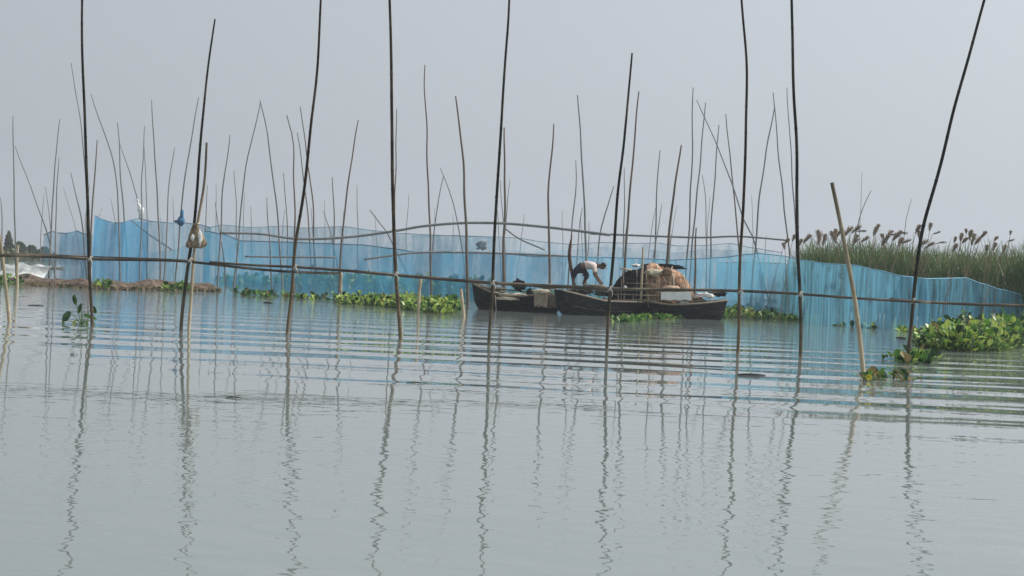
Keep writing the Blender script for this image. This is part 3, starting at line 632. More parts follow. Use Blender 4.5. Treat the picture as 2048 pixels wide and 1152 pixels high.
# ------------------------------------------------------------------ reed bed
r = random.Random(11); mb = MB()
def reed_top(px): return 1.0
NR = 3600
def blade(mb, base, d, L, wd, bend, mi, seg=3):
    side = Vector((-d.y, d.x, 0))
    if side.length < .05: side = Vector((1, 0, 0))
    side = (side.normalized() + Vector((.6, 0, 0))).normalized(); vs = []; p = Vector(base); dd = Vector(d)
    for i in range(seg + 1):
        t = i / seg; w_ = wd * (1 - t) ** .7 * .5 + .002
        vs += [p - side * w_, p + side * w_]
        dd = (dd + Vector((d.x * bend, d.y * bend, -bend * .9)) * t).normalized(); p = p + dd * (L / seg)
    mb.add(vs, [(2 * i, 2 * i + 1, 2 * i + 3, 2 * i + 2) for i in range(seg)], mi)
plumes = []
for i in range(NR):
    px = r.uniform(1566, 2330); u = r.random() ** 1.7
    Yf = 53.5 - (px - 1560) / 500 * 4.0
    Y = Yf + u * 16
    g = Vector(((px - 1024) / FPX * Y, Y, 0.02))
    edge = min(1, max(.0, (px - 1560) / 55)); H = (2.38 + .38 * mnoise.noise(Vector((g.x * .8, g.y * .3, 0))) + .35 * mnoise.noise(Vector((g.x * 2.5, g.y, 3)))) * (.55 + .45 * edge)
    H *= (1 - .04 * max(0, (Yf + 8 - Y)) / 8)
    # stem + leaves, staggered up the culm
    lean = Vector((r.gauss(0, .07), r.gauss(0, .05), 1)).normalized()
    for k in range(7):
        z = H * r.uniform(.05, .78); a = r.uniform(0, 2 * math.pi); el = r.uniform(.75, 1.35)
        d = Vector((math.cos(a) * math.cos(el), math.sin(a) * math.cos(el), math.sin(el)))
        mi = r.choices((0, 1, 2), (.76, .18, .06 if edge > .9 else .5))[0]
        blade(mb, g + lean * z, d, H * r.uniform(.28, .45), r.uniform(.025, .045), r.uniform(.1, .5), mi)
    if r.random() < .3: blade(mb, g, lean, H * 1.05, .03, .03, r.choice((0, 2)), 2)
c = wat(1800, 640)
reeds = tag(mb.build('reed_bed', [REED_G, REED_G2, REED_B], org=(c.x, c.y, 0), smooth=False), 'dense green reed bed behind the pleated blue net', 'reeds', kind='stuff')
# feathery seed heads: pixel position of the head, length and lean
def plume(px, py, Y, L, lean, mi, r, label_mats):
    tip = pt(px, py, Y); mb = MB(); d = Vector((math.sin(lean), r.uniform(-.2, .2), math.cos(lean))).normalized(); base = tip - d * L
    root = Vector((base.x - d.x * .8, base.y, 0.0)); tube(mb, [root, base.lerp(root, .4) + Vector((-.02, 0, 0)), base, tip], [.012, .010, .007, .003], 5, 1)
    n = 120
    for i in range(n):
        t = r.random() ** .8; c = base + d * (L * t); wd = .17 * L / .4 * math.sin(math.pi * min(1, .15 + t * .85)) + .02
        a = r.uniform(0, 2 * math.pi); q = (d * .8 + Vector((math.cos(a), math.sin(a), math.sin(a * 2) * .3 - .1)) * .55).normalized()
        blade(mb, c, q, wd * r.uniform(.7, 1.2), .04, .4, 0, 2)
    return mb, root
pl = [(1578, 478, .3, .5, 0), (1590, 470, .35, .3, 0), (1566, 486, .3, -.4, 0), (1604, 478, .35, .6, 1), (1622, 470, .4, .5, 1), (1638, 460, .55, .05, 1), (1652, 468, .5, .3, 1), (1662, 462, .5, -.3, 1),
      (1672, 458, .5, .2, 1), (1684, 462, .4, .7, 0), (1694, 466, .35, 1.0, 0), (1706, 455, .5, .7, 0), (1722, 452, .55, 1.1, 0), (1732, 462, .45, 1.3, 0), (1716, 470, .5, .3, 0), (1738, 475, .4, .9, 0),
      (1752, 455, .38, .15, 0), (1758, 449, .35, .1, 0), (1762, 468, .3, -.2, 0), (1786, 462, .5, .8, 0), (1796, 468, .4, 1.2, 0), (1776, 474, .4, .4, 0), (1804, 462, .45, .5, 0), (1816, 466, .5, 1.2, 0), (1806, 476, .5, .2, 1), (1822, 480, .5, .9, 1),
      (1842, 450, .4, .35, 0), (1838, 462, .35, .2, 0), (1862, 446, .35, .3, 0), (1856, 480, .5, 1.1, 0), (1880, 464, .4, 1.4, 0), (1893, 484, .5, 1.3, 0), (1868, 486, .4, .9, 0), (1912, 474, .28, .3, 0), (1924, 466, .3, .35, 0), (1932, 458, .2, .1, 0),
      (1944, 460, .4, .4, 0), (1950, 468, .4, .3, 0), (1936, 476, .35, .5, 0), (1974, 464, .42, .9, 0), (1962, 476, .4, .6, 0), (1996, 474, .3, .9, 0), (1992, 486, .35, .6, 0), (2022, 462, .2, .4, 0), (2028, 480, .38, 1.1, 0), (2012, 490, .3, .4, 0), (1974, 490, .3, .3, 0), (1914, 488, .3, .2, 0)]
r = random.Random(5)
ZN = [(0, 1601, 'left of the thick black pole'), (1601, 1684, 'between the thick black pole and the cut-off stake'), (1684, 1850, 'between the cut-off stake and the leaning pole'), (1850, 9999, 'right of the strongly leaning pole')]
ORD = 'first second third fourth fifth sixth seventh eighth ninth tenth eleventh twelfth thirteenth fourteenth fifteenth sixteenth seventeenth eighteenth nineteenth twentieth'.split()
def plab(px, py, tone, lean):
    lo, hi, zone = [z for z in ZN if z[0] <= px < z[1]][0]
    same = sorted([(a, b) for a, b, _, l2, t2 in pl if lo <= a < hi and t2 == tone])
    return '%s %s reed plume from the left, %s' % (ORD[same.index((px, py))], 'pale' if tone else 'brown', zone)
for i, (px, py, L, ln, tone) in enumerate(pl):
    mb, root = plume(px, py, 50 - (px - 1560) / 500 * 5 + r.uniform(0, 5), L * r.uniform(.6, .9), ln + r.uniform(-.3, .3), tone, r, None)
    ob = mb.build('reed_plume', [PLUME_P if tone else PLUME_D, REED_B], org=(root.x, root.y, 0), smooth=False)
    tag(ob, plab(px, py, tone, ln), 'reed plume', 'feathery seed heads above the reed bed')

# far left bushes
def bush(px, py, w_, h_, label, seed, kind=None, Y=150):
    r = random.Random(seed); mb = MB(); c = pt(px, py, Y); c.z = .1
    tube(mb, [c, c + Vector((0, 0, h_ * .5))], [.08, .04], 6, 1)
    for i in range(int(420 * w_ * h_) + 80):
        a = r.uniform(0, 6.28); rad = r.random() ** .5; z = r.random()
        prof = (1 - z) ** .6 + .1
        p = c + Vector((math.cos(a) * rad * w_ / 2 * prof, math.sin(a) * rad * w_ / 2 * prof, .1 + z * h_ * (1 + .25 * mnoise.noise(Vector((a, seed, 0))))))
        d = Vector((r.gauss(0, 1), r.gauss(0, 1), r.gauss(0, 1))).normalized(); s = d.orthogonal().normalized() * .09; d *= .16
        mb.add([p, p + d * .5 + s, p + d, p + d * .5 - s], [(0, 1, 2, 3)])
    return tag(mb.build('bush', [BUSHM, DRY], org=c, smooth=False), label, 'bush', 'bushes on the far left bank')
for px, w_, h_, lab, sd_ in [(-20, 2.4, 1.0, 'dark bush on the far bank at the left edge', 1), (16, 1.0, 2.0, 'narrow pointed dark bush on the far left bank', 2), (38, 2.0, 1.15, 'rounded bush in the middle of the far left bank', 3), (62, 1.8, .9, 'low peaked bush right of the others on the far bank', 4), (88, 2.0, .8, 'lowest bush beside the grey-blue net edge', 5)]:
    bush(px, 516, w_, h_, lab, sd_)
mat_of_weed([(-240, 508, 506), (-60, 515, 511), (110, 522, 518)], lambda x: 1, .55, 'low green growth covering the far left bank', 15, h=.9, wd=.3, wts=(.1, .5, .4), name='bank_growth', cat='undergrowth', group=None, mats=[REED_G2, BUSHM, BUSHM])
# white plastic sheet heap
mb = MB(); n = 34; m_ = 10; vs = []; fs = []
for i in range(n + 1):
    px = -12 + 96 * i / n
    for k in range(m_ + 1):
        t = k / m_; g = wat(px, 562 + .03 * px); g.y += t * 3.0
        z = .6 * math.sin(math.pi * min(1, t * .75 + .02)) * (1 + .5 * mnoise.noise(Vector((g.x * 1.1, t * 2, 5)))) + .13 * mnoise.noise(Vector((g.x * 3, t * 6, 1)))
        vs.append(Vector((g.x, g.y, max(-.02, z))))
for i in range(n):
    for k in range(m_): fs.append((i * (m_ + 1) + k, (i + 1) * (m_ + 1) + k, (i + 1) * (m_ + 1) + k + 1, i * (m_ + 1) + k + 1))
mb.add(vs, fs); c = wat(36, 562)
tag(mb.build('plastic_sheet', PLASTIC, org=(c.x, c.y, 0)), 'crumpled white plastic sheet heaped on the mud bank at far left', 'plastic sheet')

# ------------------------------------------------------------------ hanging sack on the near pole
c = pt(392, 472, YN - .07); mb = MB(); N_ = 22; K = 20; vs = []; fs = []
for i in range(N_ + 1):
    t = i / N_; z = .215 - .40 * t; rad = .03 + .14 * t ** .9 if t < .85 else .16 - .03 * (t - .85) / .15
    if t < .12: rad = .035
    for k in range(K):
        a = 2 * math.pi * k / K; q = 1 + .16 * math.sin(a * 4 + t * 2) * t + .25 * mnoise.noise(Vector((math.cos(a), math.sin(a), t * 2)))
        vs.append(c + Vector((rad * math.cos(a) * q - .02 + .035 * math.sin(t * 2.5), rad * .55 * math.sin(a) * q - .05, z + (.02 * math.sin(a * 3) if t > .9 else 0))))
for i in range(N_):
    for k in range(K): fs.append((i * K + k, i * K + (k + 1) % K, (i + 1) * K + (k + 1) % K, (i + 1) * K + k))
fs.append(tuple(range(K))); fs.append(tuple(N_ * K + k for k in range(K - 1, -1, -1)))
mb.add(vs, fs)
sack = tag(mb.build('sack', SACKM, org=c), 'brown and cream cloth sack hanging on the paired poles above the rail', 'sack')
mb = MB(); tube(mb, [c + Vector((-.05, -.03, .20)), c + Vector((-.02, -.085, .19)), c + Vector((.03, -.06, .2)), c + Vector((.05, .02, .22))], .01, 6); mb.build('tie', ROPE, sack)
mb = MB(); lump(mb, c + Vector((.085, -.10, -.03)), (.035, .03, .11), 3); lump(mb, c + Vector((-.03, -.125, -.03)), (.028, .02, .05), 8); mb.build('cloth_fold', CLOTHW, sack)

# ------------------------------------------------------------------ egret
foot = pt(276, 438, wat(276, 565).y)
eg = Vector(foot); EG = MB()
def ell_chain(mb, P, rad, seg=12, mi=0): tube(mb, catmull(P, .02), None or [0] * 0, seg, mi) if False else None
def smooth_tube(mb, P, Rr, seg=12, mi=0):
    C = catmull(P, .02); tot = [0]
    for i in range(1, len(C)): tot.append(tot[-1] + (C[i] - C[i - 1]).length)
    pd = [0]; P = [Vector(p) for p in P]
    for i in range(1, len(P)): pd.append(pd[-1] + (P[i] - P[i - 1]).length)
    rr = []
    for t in tot:
        u = t / tot[-1] * pd[-1]; j = 0
        while j < len(pd) - 2 and pd[j + 1] < u: j += 1
        f = (u - pd[j]) / (pd[j + 1] - pd[j]); f = f * f * (3 - 2 * f); rr.append(Rr[j] + (Rr[j + 1] - Rr[j]) * f)
    tube(mb, C, rr, seg, mi)
def E(x, z, y=0): return eg + Vector((x, y, z)) * 1.15
# tail (low right) -> back -> shoulders -> neck -> head (upper left)
smooth_tube(EG, [E(.07, .10), E(.09, .20), E(.075, .31), E(.05, .40), E(.00, .47), E(-.03, .53), E(-.015, .60), E(-.05, .635), E(-.09, .63)], [.016, .09, .13, .10, .055, .036, .034, .042, .014], 14)
egret = tag(EG.build('egret', FEATHER, org=eg), 'white egret perched upright on the net rope', 'egret')
mb = MB(); smooth_tube(mb, [E(-.085, .632), E(-.16, .615)], [.010, .002], 8); mb.build('bill', BILL, egret)
for s in (-1, 1):
    mb = MB(); smooth_tube(mb, [E(.06, .20, .025 * s), E(.04, .12, .03 * s), E(.05, 0.0, .03 * s)], [.016, .007, .006], 7)
    for q in (-.5, 0, .5): tube(mb, [E(.05, .004, .03 * s), E(.05 - .04 * math.cos(q), .0, .03 * s + .04 * math.sin(q))], .004, 5)
    mb.build('leg', DARKLEG, egret)
    mb = MB(); smooth_tube(mb, [E(.045, .40, .05 * s), E(.075, .30, .075 * s), E(.09, .18, .05 * s), E(.075, .07, .02 * s)], [.012, .04, .032, .005], 10); mb.build('wing', FEATHER, egret)

# ------------------------------------------------------------------ boats
def boat(name, A, B, beam, sheer, depthb, label, n=30):
    """A, B: waterline end points (world); sheer(t) gunwale height; hull flares to raised ends"""
    ax = (B - A); L = ax.length; u = ax.normalized(); v = Vector((-u.y, u.x, 0)); K = 9
    root = empty(name, A.lerp(B, .5)); tag(root, label, 'boat', 'wooden boats moored at the nets')
    def sec(t, inner):
        wid = beam / 2 * (math.sin(math.pi * min(.985, max(.015, t))) ** .55); top = sheer(t); th = .03 if inner else 0
        bot = -.12 + .40 * top * abs(2 * t - 1) ** 9 + (.04 if inner else 0)
        out = []
        for k in range(K):
            a = (k / (K - 1) * 2 - 1); x = math.copysign(abs(a) ** .8, a); zz = abs(a) ** 2.6
            out.append(A + u * (t * L + (.3 * (t - .5) * zz) * (abs(2 * t - 1) ** 2) * .6) + v * (x * max(.015, wid - th)) + Vector((0, 0, bot + (top - bot) * zz)))
        return out
    S = [sec(i / n, 0) for i in range(n + 1)]; I = [sec(i / n, 1) for i in range(n + 1)]
    mb = MB(); vs = [p for s in S for p in s]; fs = [(i * K + k, (i + 1) * K + k, (i + 1) * K + k + 1, i * K + k + 1) for i in range(n) for k in range(K - 1)]
    fs += [tuple(range(K)), tuple(n * K + k for k in range(K - 1, -1, -1))]
    mb.add(vs, fs); vs = [p for s in I for p in s]; mb.add(vs, [tuple(reversed(f)) for f in fs[:-2]])
    # seams of the strakes
    mb.build('hull', HULL, root)
    for sd_, k in ((0, 0), (1, K - 1)):
        g = MB(); tube(g, [(S[i][k] + I[i][k]) / 2 + Vector((0, 0, .01)) for i in range(n + 1)], .028, 6); g.build('gunwale', WOOD, root)
    for sd_, k in ((0, 1), (1, K - 2)):
        g = MB(); tube(g, [S[i][k] + v * (.01 if k > 4 else -.01) for i in range(1, n)], .014, 5); g.build('rubbing_strake', HULL, root)
    for t in (.2, .35, .5, .65, .8):
        g = MB(); s = I[int(t * n)]; a, b = s[0], s[-1]; a = a.lerp(s[1], .25); b = b.lerp(s[-2], .25)
        c = (a + b) / 2; ww = (b - a).length
        box(g, c, (.16, ww, .025), rot=Matrix.Rotation(math.atan2(u.y, u.x), 3, 'Z')); g.build('thwart', WOODP, root)
    return root, u, v, L
A1 = wat(950, 617); B1 = wat(1118, 626.5); A1.z = B1.z = 0
def sh1(t): return .46 + .26 * max(0, 1 - t * 3.2) ** 1.2 + .08 * max(0, t * 3 - 2) ** 2
boatA, uA, vA, LA = boat('rowing_boat', A1, B1, .95, sh1, .3, 'black tarred boat with raised prow pointing left')
# parts of boat A
g = MB(); c0 = A1 + uA * .02
def onA(t, s, z): return A1 + uA * (t * LA) + vA * s + Vector((0, 0, z))
vs = [onA(.02, 0, .70), onA(.18, -.30, .53), onA(.18, .30, .53), onA(.30, -.38, .44), onA(.30, .38, .44)]
g.add(vs + [q - Vector((0, 0, .03)) for q in vs], [(0, 1, 2), (1, 3, 4, 2), (5, 7, 6), (6, 7, 9, 8), (0, 5, 6, 1), (1, 6, 8, 3), (3, 8, 9, 4), (4, 9, 7, 2), (2, 7, 5, 0)]); g.build('foredeck', WOOD, boatA)
g = MB(); tube(g, [onA(.33, -.50, .42), onA(.345, -.50, .1), onA(.35, -.47, -.1)], .018, 6); g.build('mooring_stick', WOODP, boatA)
def drape(mb, P0, P1, out, drop, nrm, wr=.03, seed=0, n=14, m=10, mi=0):
    vs = []; fs = []
    for i in range(n + 1):
        a = P0.lerp(P1, i / n)
        for k in range(m + 1):
            t = k / m
            if t < .4: q = a + (-nrm) * out * (1 - t / .4) + Vector((0, 0, .02))
            else: q = a + Vector((0, 0, -drop * (t - .4) / .6 * (1 + .15 * mnoise.noise(Vector((i * .5, seed, 0))))))
            q = q + nrm * (.03 + wr * mnoise.noise(Vector((i * .5, k * .35, seed)))) + Vector((0, 0, wr * mnoise.noise(Vector((i * .4, k * .5, seed + 5)))))
            vs.append(q)
    for i in range(n):
        for k in range(m): fs.append((i * (m + 1) + k, i * (m + 1) + k + 1, (i + 1) * (m + 1) + k + 1, (i + 1) * (m + 1) + k))
    mb.add(vs, fs, mi)
def cloth(name, P0, P1, out, drop, mat, label, seed, cat='cloth', wr=.03):
    mb = MB(); nrm = -vA if vA.y > 0 else vA; drape(mb, P0, P1, out, drop, nrm, wr, seed)
    ob = mb.build(name, mat, org=P0); sm = ob.modifiers.new('thick', 'SOLIDIFY'); sm.thickness = .012
    return tag(ob, label, cat)
YA = (A1.y + B1.y) / 2 - .72
cloth('cloth', pt(1070, 584, YA - .12), pt(1096, 586, YA - .12), .35, .40, CLOTHT, 'tan cloth hanging over the side between the two boats', 1)
cloth('cloth', pt(1096, 588, YA - .05), pt(1130, 591, YA - .05), .35, .38, CLOTHG, 'dull brown cloth hanging right of the tan one', 2)
mb = MB(); lump(mb, pt(1082, 583, YA - .1), (.24, .16, .055), 4); tag(mb.build('rolled_cloth', CLOTHP, org=pt(1082, 583, YA)), 'cream roll of cloth on top of the hanging tan cloth', 'cloth')
mb = MB(); lump(mb, pt(1030, 590, YA + .05), (.38, .22, .05), 6); lump(mb, pt(1014, 597, YA - .12), (.32, .08, .045), 9)
tag(mb.build('heaped_cloth', CLOTHP, org=pt(1030, 590, YA)), 'pale cloth heaped in the middle of the tarred boat', 'cloth')
mb = MB(); lump(mb, pt(1038, 570, YA + .45), (.17, .14, .14), 3); lump(mb, pt(1028, 569, YA + .1), (.08, .08, .07), 5)
tag(mb.build('cooking_pot', CLOTHB, org=pt(1038, 576, YA)), 'black sooty pot standing on the pale cloth in the tarred boat', 'pot')
mb = MB(); lump(mb, pt(1098, 573, YA + .2), (.36, .2, .06), 12); tag(mb.build('folded_blanket', noisy('pink_grey', [(.3, .25, .24), (.45, .38, .36)], 5, .8), org=pt(1098, 575, YA)), 'folded pinkish-grey blanket behind the tan cloth', 'blanket')

A2 = wat(1116, 629); B2 = wat(1350, 632.6); A2.z = B2.z = 0
def sh2(t): return .40 + .28 * max(0, 1 - t * 3.4) ** 1.2 + .12 * max(0, t * 4 - 3) ** 1.5
boatB, uB, vB, LB = boat('canopy_boat', A2, B2, 1.15, sh2, .3, 'black boat carrying the hooped canopy and the crouching person')
YB = 48.7
A3 = wat(1302, 634.2); B3 = wat(1446, 640); A3.z = B3.z = 0
boatC, _, _, _ = boat('low_skiff', A3, B3, .8, lambda t: .36 + .20 * t * t + .06 * max(0, 1 - t * 5), .3, 'low dark skiff lying against the right end of the canopy boat, under the foam board')
SB = FPX / YB
def b2(px, py, dy=0): return pt(px, py, YB + dy)
# canopy: ribs, dark top cloth with the open side's shade painted black, tarpaulin, all parts of a shelter carried on the boat
shel = empty('canopy', b2(1300, 585)); tag(shel, 'low rounded canopy of dark cloth, painted-black shaded opening and tan tarpaulin on the boat', 'canopy')
def dome(mb, xa, xb, seed, mi=0, infl=0.0, dy0=-.45, dy1=.55, lum=.05, n=30, m=14, zt=None):
    vs = []; fs = []; W = (xb - xa)
    for i in range(n + 1):
        px = xa + (xb - xa) * i / n; s = (px - 1302) / 82
        hgt = (1 - abs(s) ** 2.8) ** .5 if abs(s) < 1 else 0
        for k in range(m + 1):
            t = k / m; q = t * math.pi
            yy = math.cos(q); zz = math.sin(q) ** .7
            base = b2(px, 603); z = hgt * .97 * zz * (1 + infl) * (1 + .12 * mnoise.noise(Vector((px * .05, t * 3, seed))))
            y = (dy0 + (dy1 - dy0) * (1 - (yy * .5 + .5))) * (1 + infl)
            p = base + Vector((lum * mnoise.noise(Vector((px * .08, t * 4, seed + 2))), y + lum * mnoise.noise(Vector((px * .06, t * 4, seed + 7))), z + lum * 1.3 * mnoise.noise(Vector((px * .1, t * 5, seed + 9)))))
            vs.append(p)
    for i in range(n):
        for k in range(m): fs.append((i * (m + 1) + k, (i + 1) * (m + 1) + k, (i + 1) * (m + 1) + k + 1, i * (m + 1) + k + 1))
    mb.add(vs, fs, mi)
mb = MB(); dome(mb, 1222, 1340, 1, lum=.03); mb.build('shade_black_cover', CLOTHB, shel)  # black colour stands in for the shade inside the open left side
mb = MB(); dome(mb, 1290, 1383, 4, infl=.05, lum=.05); mb.build('tarpaulin', TARP, shel)
r = random.Random(3); mb = MB()
for i in range(260):
    px = r.uniform(1288, 1382); s_ = (px - 1302) / 82; hgt = max(0, 1 - abs(s_) ** 2.8) ** .5; th = r.uniform(.05, 1.5)
    p = b2(px, 603) + Vector((0, -.50 * math.cos(th) + .05 - .03, hgt * 1.03 * math.sin(th) ** .7))
    blade(mb, p, Vector((r.gauss(0, .35) + s_ * .5, -.35, -1 + r.gauss(0, .3))).normalized(), r.uniform(.12, .34), .03, .1, r.choice((0, 0, 1, 2)), 2)
mb.build('straw', [noisy('rust_straw', [(.22, .12, .07), (.42, .25, .15)], 6, .9), REED_B, CLOTHG], shel, smooth=False)
for xr in (1312, 1341, 1366):
    g = MB(); s_ = (xr - 1302) / 82; hgt = max(0, 1 - abs(s_) ** 2.8) ** .5
    tube(g, [b2(xr, 603) + Vector((.03 * math.sin(q), -.56 * math.cos(math.pi * q / 14) + .05, hgt * 1.05 * math.sin(math.pi * q / 14) ** .7 + .02)) for q in range(15)], .010, 5); g.build('rope', ROPE, shel)
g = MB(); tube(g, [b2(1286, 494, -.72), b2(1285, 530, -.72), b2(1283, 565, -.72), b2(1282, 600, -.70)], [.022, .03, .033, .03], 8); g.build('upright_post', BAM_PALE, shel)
for xa, ya, xb, yb, rr_, mm in [(1246, 541, 1247, 575, .022, 0), (1240, 537, 1264, 540, .026, 1), (1252, 566, 1312, 568, .014, 0), (1292, 548, 1294, 566, .016, 0), (1228, 577, 1330, 579, .02, 0)]:
    g = MB(); tube(g, [b2(xa, ya, -.62), b2((xa + xb) / 2, (ya + yb) / 2, -.66), b2(xb, yb, -.62)], rr_, 7); g.build('frame_pole', WOODP if mm else WOOD, shel)
for xs in (1240, 1270, 1300, 1330, 1360):
    g = MB(); s = (xs - 1302) / 82; hgt = (1 - abs(s) ** 2.8) ** .5
    tube(g, [b2(xs, 603) + Vector((0, -.5 * math.cos(a) + .05, hgt * .95 * math.sin(a) ** .7)) for a in [math.pi * q / 14 for q in range(15)]], .016, 6); g.build('hoop', WOOD, shel)
def lumpthing(px, py, dy, s, seed, mat, name, label, cat, rough=.35):
    mb = MB(); c = b2(px, py, dy); lump(mb, c, s, seed, 12, rough=rough); return tag(mb.build(name, mat, org=c), label, cat)
lumpthing(1309, 545, -.35, (.28, .16, .09), 3, CLOTHP, 'cream_cloth', 'cream cloth thrown over the top of the canopy left of the tarpaulin', 'cloth')
lumpthing(1271, 531, -.05, (.12, .12, .04), 5, CLOTHW, 'white_rag', 'small white rag on the top of the canopy', 'rag')
lumpthing(1325, 533, .2, (.55, .2, .07), 8, CLOTHB, 'black_cloth', 'black cloth bundle along the top of the canopy', 'cloth')
lumpthing(1334, 545, -.5, (.14, .08, .10), 9, noisy('dark_brown_cloth', [(.10, .06, .03), (.2, .13, .08)], 6, .8), 'brown_cloth', 'dark brown folded cloth on the tarpaulin', 'cloth')
lumpthing(1342, 575, -.62, (.24, .07, .045), 10, noisy('orange_cream', [(.55, .38, .26), (.72, .55, .40)], 6, .8), 'bedroll', 'cream and orange roll lying below the tarpaulin', 'bedroll')
lumpthing(1303, 572, -.60, (.16, .06, .10), 13, noisy('brown_sheet', [(.18, .10, .06), (.34, .22, .14)], 6, .8), 'brown_bag', 'brown cloth bag under the cream cloth at the canopy foot', 'bag')
lumpthing(1250, 576, -.62, (.05, .05, .07), 17, CLOTHW, 'small_bottle', 'small pale bundle at the foot of the canopy frame pole', 'bundle', .2)
# white foam board along the side
mb = MB(); n = 14; vs = []; fs = []
for i in range(n + 1):
    px = 1322 + 61 * i / n; a = b2(px, 584, -.98); b = b2(px, 600, -1.0) + Vector((0, 0, .012 * math.sin(i * 1.3)))
    vs += [a, b, b + Vector((0, .05, 0)), a + Vector((0, .05, 0))]
for i in range(n):
    for k in range(4): fs.append((i * 4 + k, i * 4 + (k + 1) % 4, (i + 1) * 4 + (k + 1) % 4, (i + 1) * 4 + k))
fs += [(0, 3, 2, 1), (n * 4, n * 4 + 1, n * 4 + 2, n * 4 + 3)]
mb.add(vs, fs); tag(mb.build('foam_board', CLOTHW, org=b2(1352, 592, -.66), smooth=False), 'long off-white foam board set along the canopy boat side', 'board')
lumpthing(1408, 589, -.3, (.20, .1, .05), 21, CLOTHW, 'white_bag', 'bright white plastic bag on the stern of the canopy boat', 'bag')
lumpthing(1420, 592, -.35, (.11, .08, .06), 22, CLOTHW, 'white_bag', 'smaller white bag end beside the bright one on the stern', 'bag')
lumpthing(1394, 594, -.4, (.16, .08, .045), 23, noisy('pinkish', [(.35, .28, .25), (.5, .42, .38)], 6, .8), 'folded_cloth', 'pinkish folded cloth on the stern left of the white bag', 'cloth')
lumpthing(1436, 587, -.1, (.22, .15, .07), 24, CLOTHB, 'dark_bundle', 'dark bundle at the right tip of the canopy boat', 'bundle')
lumpthing(1190, 572, .1, (.28, .14, .04), 25, CLOTHT, 'mat_roll', 'pale mat lying under the crouching person', 'mat')
lumpthing(1210, 600, -.66, (.10, .06, .08), 27, noisy('rag_mix', [(.05, .045, .03), (.35, .3, .22)], 9, .8), 'rag_bundle', 'mottled rag bundle on the hull left of the canopy', 'rag')
lumpthing(1150, 588, -.15, (.30, .2, .10), 31, CLOTHB, 'black_net_heap', 'heap of black net in the bow of the canopy boat', 'net heap')
lumpthing(1208, 586, -.2, (.26, .2, .09), 32, noisy('dark_green_net', [(.02, .03, .02), (.07, .09, .06)], 9, .9), 'dark_net_heap', 'dark greenish net heap between the person and the canopy', 'net heap')
lumpthing(1172, 583, .2, (.22, .15, .06), 33, CLOTHG, 'sacking', 'dull folded sacking beside the feet of the person', 'sacking')
lumpthing(1060, 584, -.1, (.12, .10, .10), 34, HULL, 'bucket', 'small black bucket beside the tan cloth', 'bucket', .1)
lumpthing(985, 578, -.1, (.30, .15, .06), 35, CLOTHG, 'folded_net', 'grey-brown net folded on the bow of the tarred boat', 'net heap')
lumpthing(1228, 592, -.45, (.14, .12, .14), 36, CLOTHB, 'black_bag', 'black bag against the dark left side of the canopy', 'bag')
lumpthing(1390, 601, -.35, (.3, .12, .06), 37, CLOTHG, 'old_rope_heap', 'grey-brown heap beside the foam board end', 'rope heap')
for x0_, y0_, x1_, y1_, lab_ in [(1112, 585, 1180, 573, 'bamboo stick lying across the bow of the canopy boat'), (960, 574, 1052, 583, 'bamboo stick lying along the deck of the tarred boat'), (1385, 596, 1445, 582, 'stick jutting from the stern of the canopy boat')]:
    mb = MB(); bamboo(mb, [b2(x0_, y0_, -.3), b2((x0_ + x1_) / 2, (y0_ + y1_) / 2, -.28), b2(x1_, y1_, -.25)], .016, .022, 6); tag(mb.build('loose_stick', BAM_FARB, org=b2(x0_, y0_, -.3)), lab_, 'stick')
# boards/lattice hanging under the canopy side
for k, (x, y0, y1) in enumerate([(1236, 585, 612), (1248, 585, 618), (1266, 588, 610), (1296, 586, 616), (1309, 588, 612)]):
    mb = MB(); tube(mb, [b2(x, y0, -.66), b2(x + 1, y1, -.69)], .018, 6); mb.build('side_stick', WOOD, boatB)
for k, (y,) in enumerate([(590,), (600,)]):
    mb = MB(); tube(mb, [b2(1228, y - 1, -.68), b2(1275, y, -.70), b2(1320, y + 2, -.68)], .018, 6); mb.build('side_rail', WOOD, boatB)
# steering oar standing up
mb = MB(); P = [pt(1144, 470, YB + .05), pt(1140, 495, YB + .05), pt(1139, 515, YB + .05), pt(1142, 535, YB + .05), pt(1146, 560, YB + .05), pt(1149, 585, YB + .05)]
smooth_tube(mb, P, [.015, .045, .055, .05, .04, .03], 10)
oar = tag(mb.build('steering_oar', noisy('oar_wood', [(.03, .015, .010), (.16, .08, .05)], 4, .5), org=P[-1]), 'dark red-brown curved oar standing upright behind the crouching person', 'oar')

# ------------------------------------------------------------------ crouching person (one skinned surface)
def W(px, py, dy=0): return pt(px, py, YB + dy)
base = W(1165, 575)
def skin_body(name, V, Ed, Rd, mat, parent=None, lvl=2, root=0):
    me = bpy.data.meshes.new(name); me.from_pydata([tuple(Vector(v) - base) for v in V], Ed, []); me.update()
    ob = bpy.data.objects.new(name, me); COL.objects.link(ob)
    if parent: ob.parent = parent
    else: ob.location = base
    me.materials.append(mat)
    sk = ob.modifiers.new('skin', 'SKIN'); sk.use_smooth_shade = True
    for i, r_ in enumerate(Rd):
        d = me.skin_vertices[0].data[i]; d.radius = r_ if isinstance(r_, tuple) else (r_, r_); d.use_root = (i == root)
    ss = ob.modifiers.new('sub', 'SUBSURF'); ss.levels = lvl; ss.render_levels = lvl
    return ob
pel = W(1160, 533); sp1 = W(1170, 530); ch = W(1183, 530); nk = W(1196, 531); hd0 = W(1203, 533); hd1 = W(1211, 536)
V = [pel, sp1, ch, nk, hd0, hd1]; Ed = [(0, 1), (1, 2), (2, 3), (3, 4), (4, 5)]; Rd = [.12, .115, .14, .055, .085, .07]
def limb(pts, rads, at):
    prev = at
    for p, r_ in zip(pts, rads):
        V.append(p); Rd.append(r_); Ed.append((prev, len(V) - 1)); prev = len(V) - 1
    return prev
